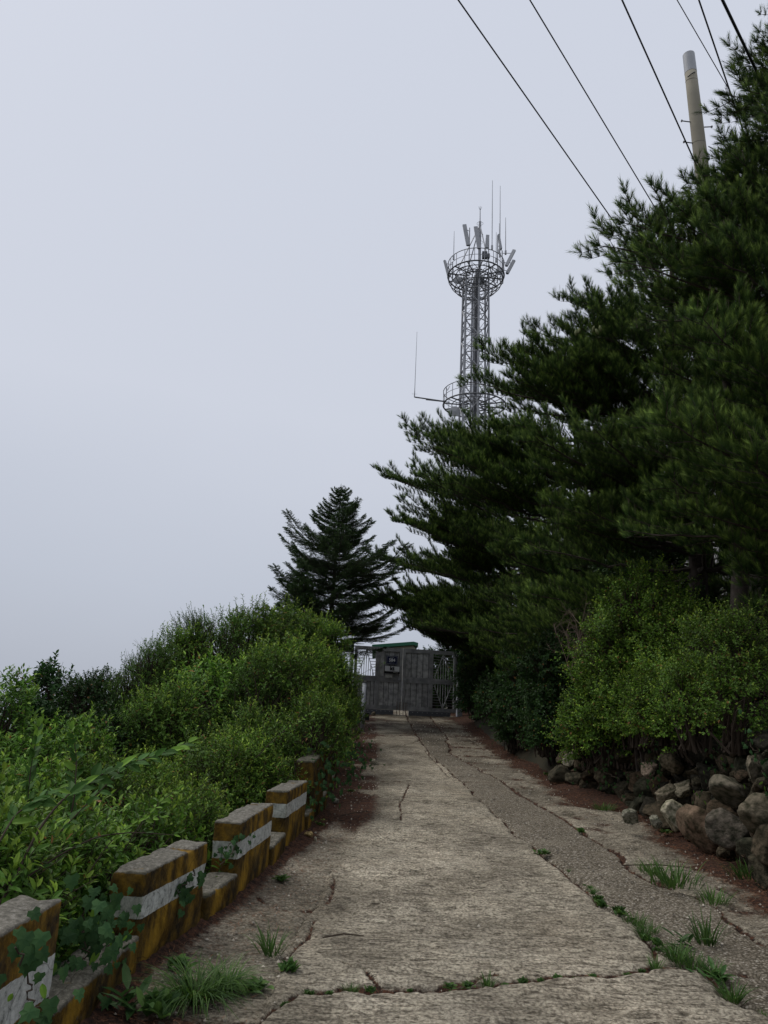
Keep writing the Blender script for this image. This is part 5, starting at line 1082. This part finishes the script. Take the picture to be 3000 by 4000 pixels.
# ------------------------------------------------------------------ WEEDS, GRASS, LITTER
def grass_mesh(seed, n, L0, w, R, cb, ct, droop=.5):
    r = np.random.default_rng(seed); g = Geo(); K = 6
    for q in range(n):
        a = r.uniform(0, 6.28); rr = R*r.uniform(0, 1)**.6; p = np.array([rr*math.cos(a), rr*math.sin(a), 0]); d = unit([math.cos(a)*.35+r.normal(0, .2), math.sin(a)*.35+r.normal(0, .2), 1.]); Ln = L0*r.uniform(.5, 1.15); P = [p]; dr = droop*r.uniform(.4, 1.3)
        hd = unit([math.cos(a)+r.normal(0, .4), math.sin(a)+r.normal(0, .4), 0])
        for k in range(K): d = unit(d+hd*dr/K*1.6-np.array([0, 0, dr*.42*(k/K)])); P.append(P[-1]+d*Ln/K)
        P = np.array(P); sd_ = unit(np.cross(hd, [0, 0, 1.])); wk = w*np.array([.8, 1, 1, .9, .7, .45, .04])/2; V = np.stack([P-sd_*wk[:, None], P+sd_*wk[:, None]], 1).reshape(-1, 3); V[:, 2] = np.maximum(V[:, 2], .004)
        T = []
        for k in range(K): i = 2*k; T += [(i, i+1, i+3), (i, i+3, i+2)]
        u = r.uniform(0, 1); g.add(V, T, 0, np.array(cb)*(1-u)+np.array(ct)*u)
    return g.mesh('blades', [mLeaf])
def rosette(seed, n, L0, w, cb, ct, up=.5):
    r = np.random.default_rng(seed); g = Geo(); a = r.uniform(0, 6.28, n); e = r.uniform(.1, up, n)*1.6; D = np.stack([np.cos(a)*np.cos(e), np.sin(a)*np.cos(e), np.sin(e)], 1); P = r.normal(0, L0*.35, (n, 3))*[1, 1, 0]+[0, 0, .005]; P[:, 2] += r.uniform(0, L0*.4, n)
    C = np.array(cb)+(np.array(ct)-np.array(cb))*r.uniform(0, 1, (n, 1)); leafset(P, D, np.tile([0, 0, 1.], (n, 1))+r.normal(0, .2, (n, 3)), L0*r.uniform(.6, 1.2, n), w*r.uniform(.7, 1.2, n), C, 2, g); return g.mesh('leaves', [mLeaf])
c1_, c2_ = (.03, .075, .018), (.085, .16, .032)
WD = [grass_mesh(1, 60, .13, .006, .05, c1_, c2_), rosette(2, 34, .05, .022, c1_, c2_), rosette(3, 60, .04, .02, c1_, c2_, .8), grass_mesh(4, 90, .10, .005, .09, c1_, c2_), rosette(5, 16, .12, .032, c1_, (.06, .13, .03), .45)]
bigg = grass_mesh(6, 320, .42, .008, .12, (.03, .08, .015), (.10, .19, .03), 1.4)
def weed(x, y, k, s, label, group, name='weed', dz=.0):
    me = WD[k] if k >= 0 else bigg; t = tag(obj(name, me, None, (x, y, float(zr(y))+dz-.02), (0, 0, random.uniform(0, 6.28)), (s, s, s*random.uniform(.8, 1.2))), label, 'weed' if name == 'weed' else 'grass', group); return t
p = gnd(760, 3895); weed(p[0], p[1], -1, .82, 'large drooping tuft of long grass at the foot of the parapet', 'grass tufts by the parapet', 'grass_tuft')
p = gnd(880, 3850); weed(p[0], p[1], -1, .55, 'smaller grass tuft right of the large drooping one', 'grass tufts by the parapet', 'grass_tuft')
lab = 'small green weed in the long crack beside the pebbly strip'
for y in list(np.arange(4.35, 8.3, .10)):
    if random.random() < .82*(.35+1.0*(y > 4.9)*(y < 7.3)): weed(float(cx1(y))+random.uniform(-.03, .05), y, random.choice((0, 1, 2, 2, 3)), random.uniform(.5, 1.15)*(1.1 if 5.1 < y < 6.9 else .6), lab, 'weeds in the long crack')
lab = 'tiny weed in the joint across the road near the camera'
for x in np.arange(-.4, 2.1, .11):
    if random.random() < .8: weed(x, float(jy1(x)), random.choice((0, 1, 2, 3)), random.uniform(.35, .8), lab, 'weeds in the cross joint')
for px, py, k, s, l in ((2680, 3700, 4, 1., 'broad-leaved weed at the right end of the cross joint'), (2760, 3680, 0, 1.5, 'tall feathery weed beside the broken slab corner'), (2790, 3830, 4, 1.05, 'spreading rosette weed on the right crack near the bottom'), (2860, 3900, 0, 1.2, 'grassy weed low on the right crack'), (2640, 3470, 3, 2.4, 'wide grass patch between the outer slabs'), (2560, 3420, 3, 1.6, 'grass fringe left of the wide grass patch'), (2780, 3520, 3, 1.5, 'thin grass right of the wide patch'), (2940, 3440, 3, 2.2, 'dim grass at the foot of the boulders'), (2270, 3250, 2, 1.3, 'weed clump where the outer crack narrows'), (2120, 3335, 1, 1.5, 'lone bright weed at the bend of the long crack'), (2140, 3030, 2, 1.8, 'low weed patch near the rusty litter'), (2360, 3160, 3, 1.6, 'mossy grass before the first boulders'), (2600, 3260, 1, 1.3, 'yellowish weed below the pale boulder'), (2870, 3330, 4, 1.8, 'leafy seedling before the brown boulder'), (2750, 3300, 4, 1.3, 'seedling with pale leaf before the pale boulder'), (1250, 3220, 1, 1., 'tiny yellow-green seedling by the fourth block'), (1370, 3090, 1, 1.2, 'seedling in the litter below the ivy curtain'), (1100, 3440, 1, 1.3, 'small weed on the dark slab by the third block'), (1500, 2990, 2, .9, 'tiny weed near the second joint'), (1130, 3790, 2, 1.4, 'weed patch left of the near joint'), (1000, 3860, 1, 1.6, 'weeds right of the grass tufts'), (1060, 3720, 0, 1.3, 'grassy weeds on dark soil by the near slab'), (620, 3960, 2, 2.4, 'broad weeds at the bottom left of the road'), (700, 3780, 1, 1.6, 'weed under the second block'), (480, 3960, 4, 1.6, 'dark weeds below the near kerb'), (2010, 2850, 4, 2.6, 'pale sapling at the far right road edge')):
    p = gnd(px, py); weed(p[0], p[1], k, s, l, 'scattered weeds on the road', dz=.03 if px > 2500 and py < 3500 else 0.)
# pine litter, twigs, grit
n = 26000; r = np.random.default_rng(5); y = r.uniform(3.4, 26, n)**1.; side = r.random(n)
x = np.where(side < .6, cx3(y)+np.abs(r.normal(0, .28, n))-.15, xw(y)+np.abs(r.normal(0, .32, n))); x = np.minimum(x, xR(y)+.1)
z = zr(y)+r.uniform(-.005, .012, n)+np.where(x > cx3(y), .02+.07*np.clip((x-cx3(y))/.6, 0, 1), 0); a = r.uniform(0, 6.28, n); Ln = r.uniform(.03, .075, n); d = np.stack([np.cos(a), np.sin(a), r.normal(0, .12, n)], 1); P = np.stack([x, y, z], 1)
sd_ = np.stack([-np.sin(a), np.cos(a), np.zeros(n)], 1)*(.0012+.0001*y)[:, None]
V = np.stack([P-sd_, P+sd_, P+d*Ln[:, None]], 1).reshape(-1, 3); C = np.repeat(np.array([.16, .075, .04])*r.uniform(.4, 1.6, (n, 1)), 3, axis=0)
mLit = mat('pine_litter', attr='tint', rough=.9)
tag(obj('pine_litter', tri_mesh('pine_litter', V, np.arange(3*n).reshape(-1, 3), [mLit], tint=C)), 'rusty fallen pine needles strewn along both road edges', None, None, 'stuff')
n = 5200; y = 3.6+24*r.random(n)**1.8; x = xw(y)+.1+(cx3(y)+.2-xw(y))*r.random(n); keep = (r.random(n) < np.where(x < cx0(y)+.1, .9, np.where(x > cx1(y), .8, .10))); x, y = x[keep], y[keep]; n = len(x)
s = r.uniform(.003, .011, n)*(1+.03*y); oc = unit(np.array([(1, 0, 0), (-1, 0, 0), (0, 1, 0), (0, -1, 0), (0, 0, 1), (0, 0, -1)], float)); V = np.stack([x, y, zr(y)-.006], 1)[:, None]+oc[None]*s[:, None, None]*r.uniform(.6, 1.3, (n, 6, 1))
T = np.array([(0, 2, 4), (2, 1, 4), (1, 3, 4), (3, 0, 4), (2, 0, 5), (1, 2, 5), (3, 1, 5), (0, 3, 5)]); C = np.repeat(np.array([.30, .27, .22])*r.uniform(.4, 1.7, (n, 1)), 6, axis=0)
tag(obj('grit', tri_mesh('grit', V.reshape(-1, 3), (T[None]+np.arange(n)[:, None, None]*6).reshape(-1, 3), [mLit], tint=C)), 'small stones and grit loose on the concrete', None, None, 'stuff')
for k, (px, py, px2, py2, l) in enumerate(((1260, 3670, 1420, 3665, 'thin dark stick lying across the left slab'), (2430, 3385, 2700, 3395, 'fallen twig by the wide grass patch'), (2800, 3480, 2880, 3520, 'rotten stick in the outer slab crack'), (1330, 3190, 1450, 3175, 'twig across the rusty litter'))):
    a, b = gnd(px, py)+[0, 0, .012], gnd(px2, py2)+[0, 0, .015]; m_ = (a+b)/2+[0, .02, .012]; tag(obj('twig', Geo().tube([a, m_, b], [.005, .006, .003], 5).mesh('twig', [mTwig])), l, 'twig')
# ground cover on slopes
n = 2600; yv = r.uniform(2.5, 30, n); xv = np.where(r.random(n) < .6, xw(yv)-.3-np.abs(r.normal(0, 2.2, n)), xR(yv)+.5+np.abs(r.normal(0, 2, n)))
g = Geo(); sprays(g, np.stack([xv, yv, H(xv, yv)-.02], 1), np.stack([r.normal(0, .4, n), r.normal(0, .4, n), np.ones(n)], 1), r.uniform(.15, .5, n), 10, .085, .035, (.03, .065, .016), (.08, .14, .03), 9, 1.0)
tag(obj('ground_cover', g.mesh('ground_cover', [mLeaf])), 'low leafy ground cover on the slopes under the shrubs', None, None, 'stuff')
print('objects', len(bpy.data.objects))
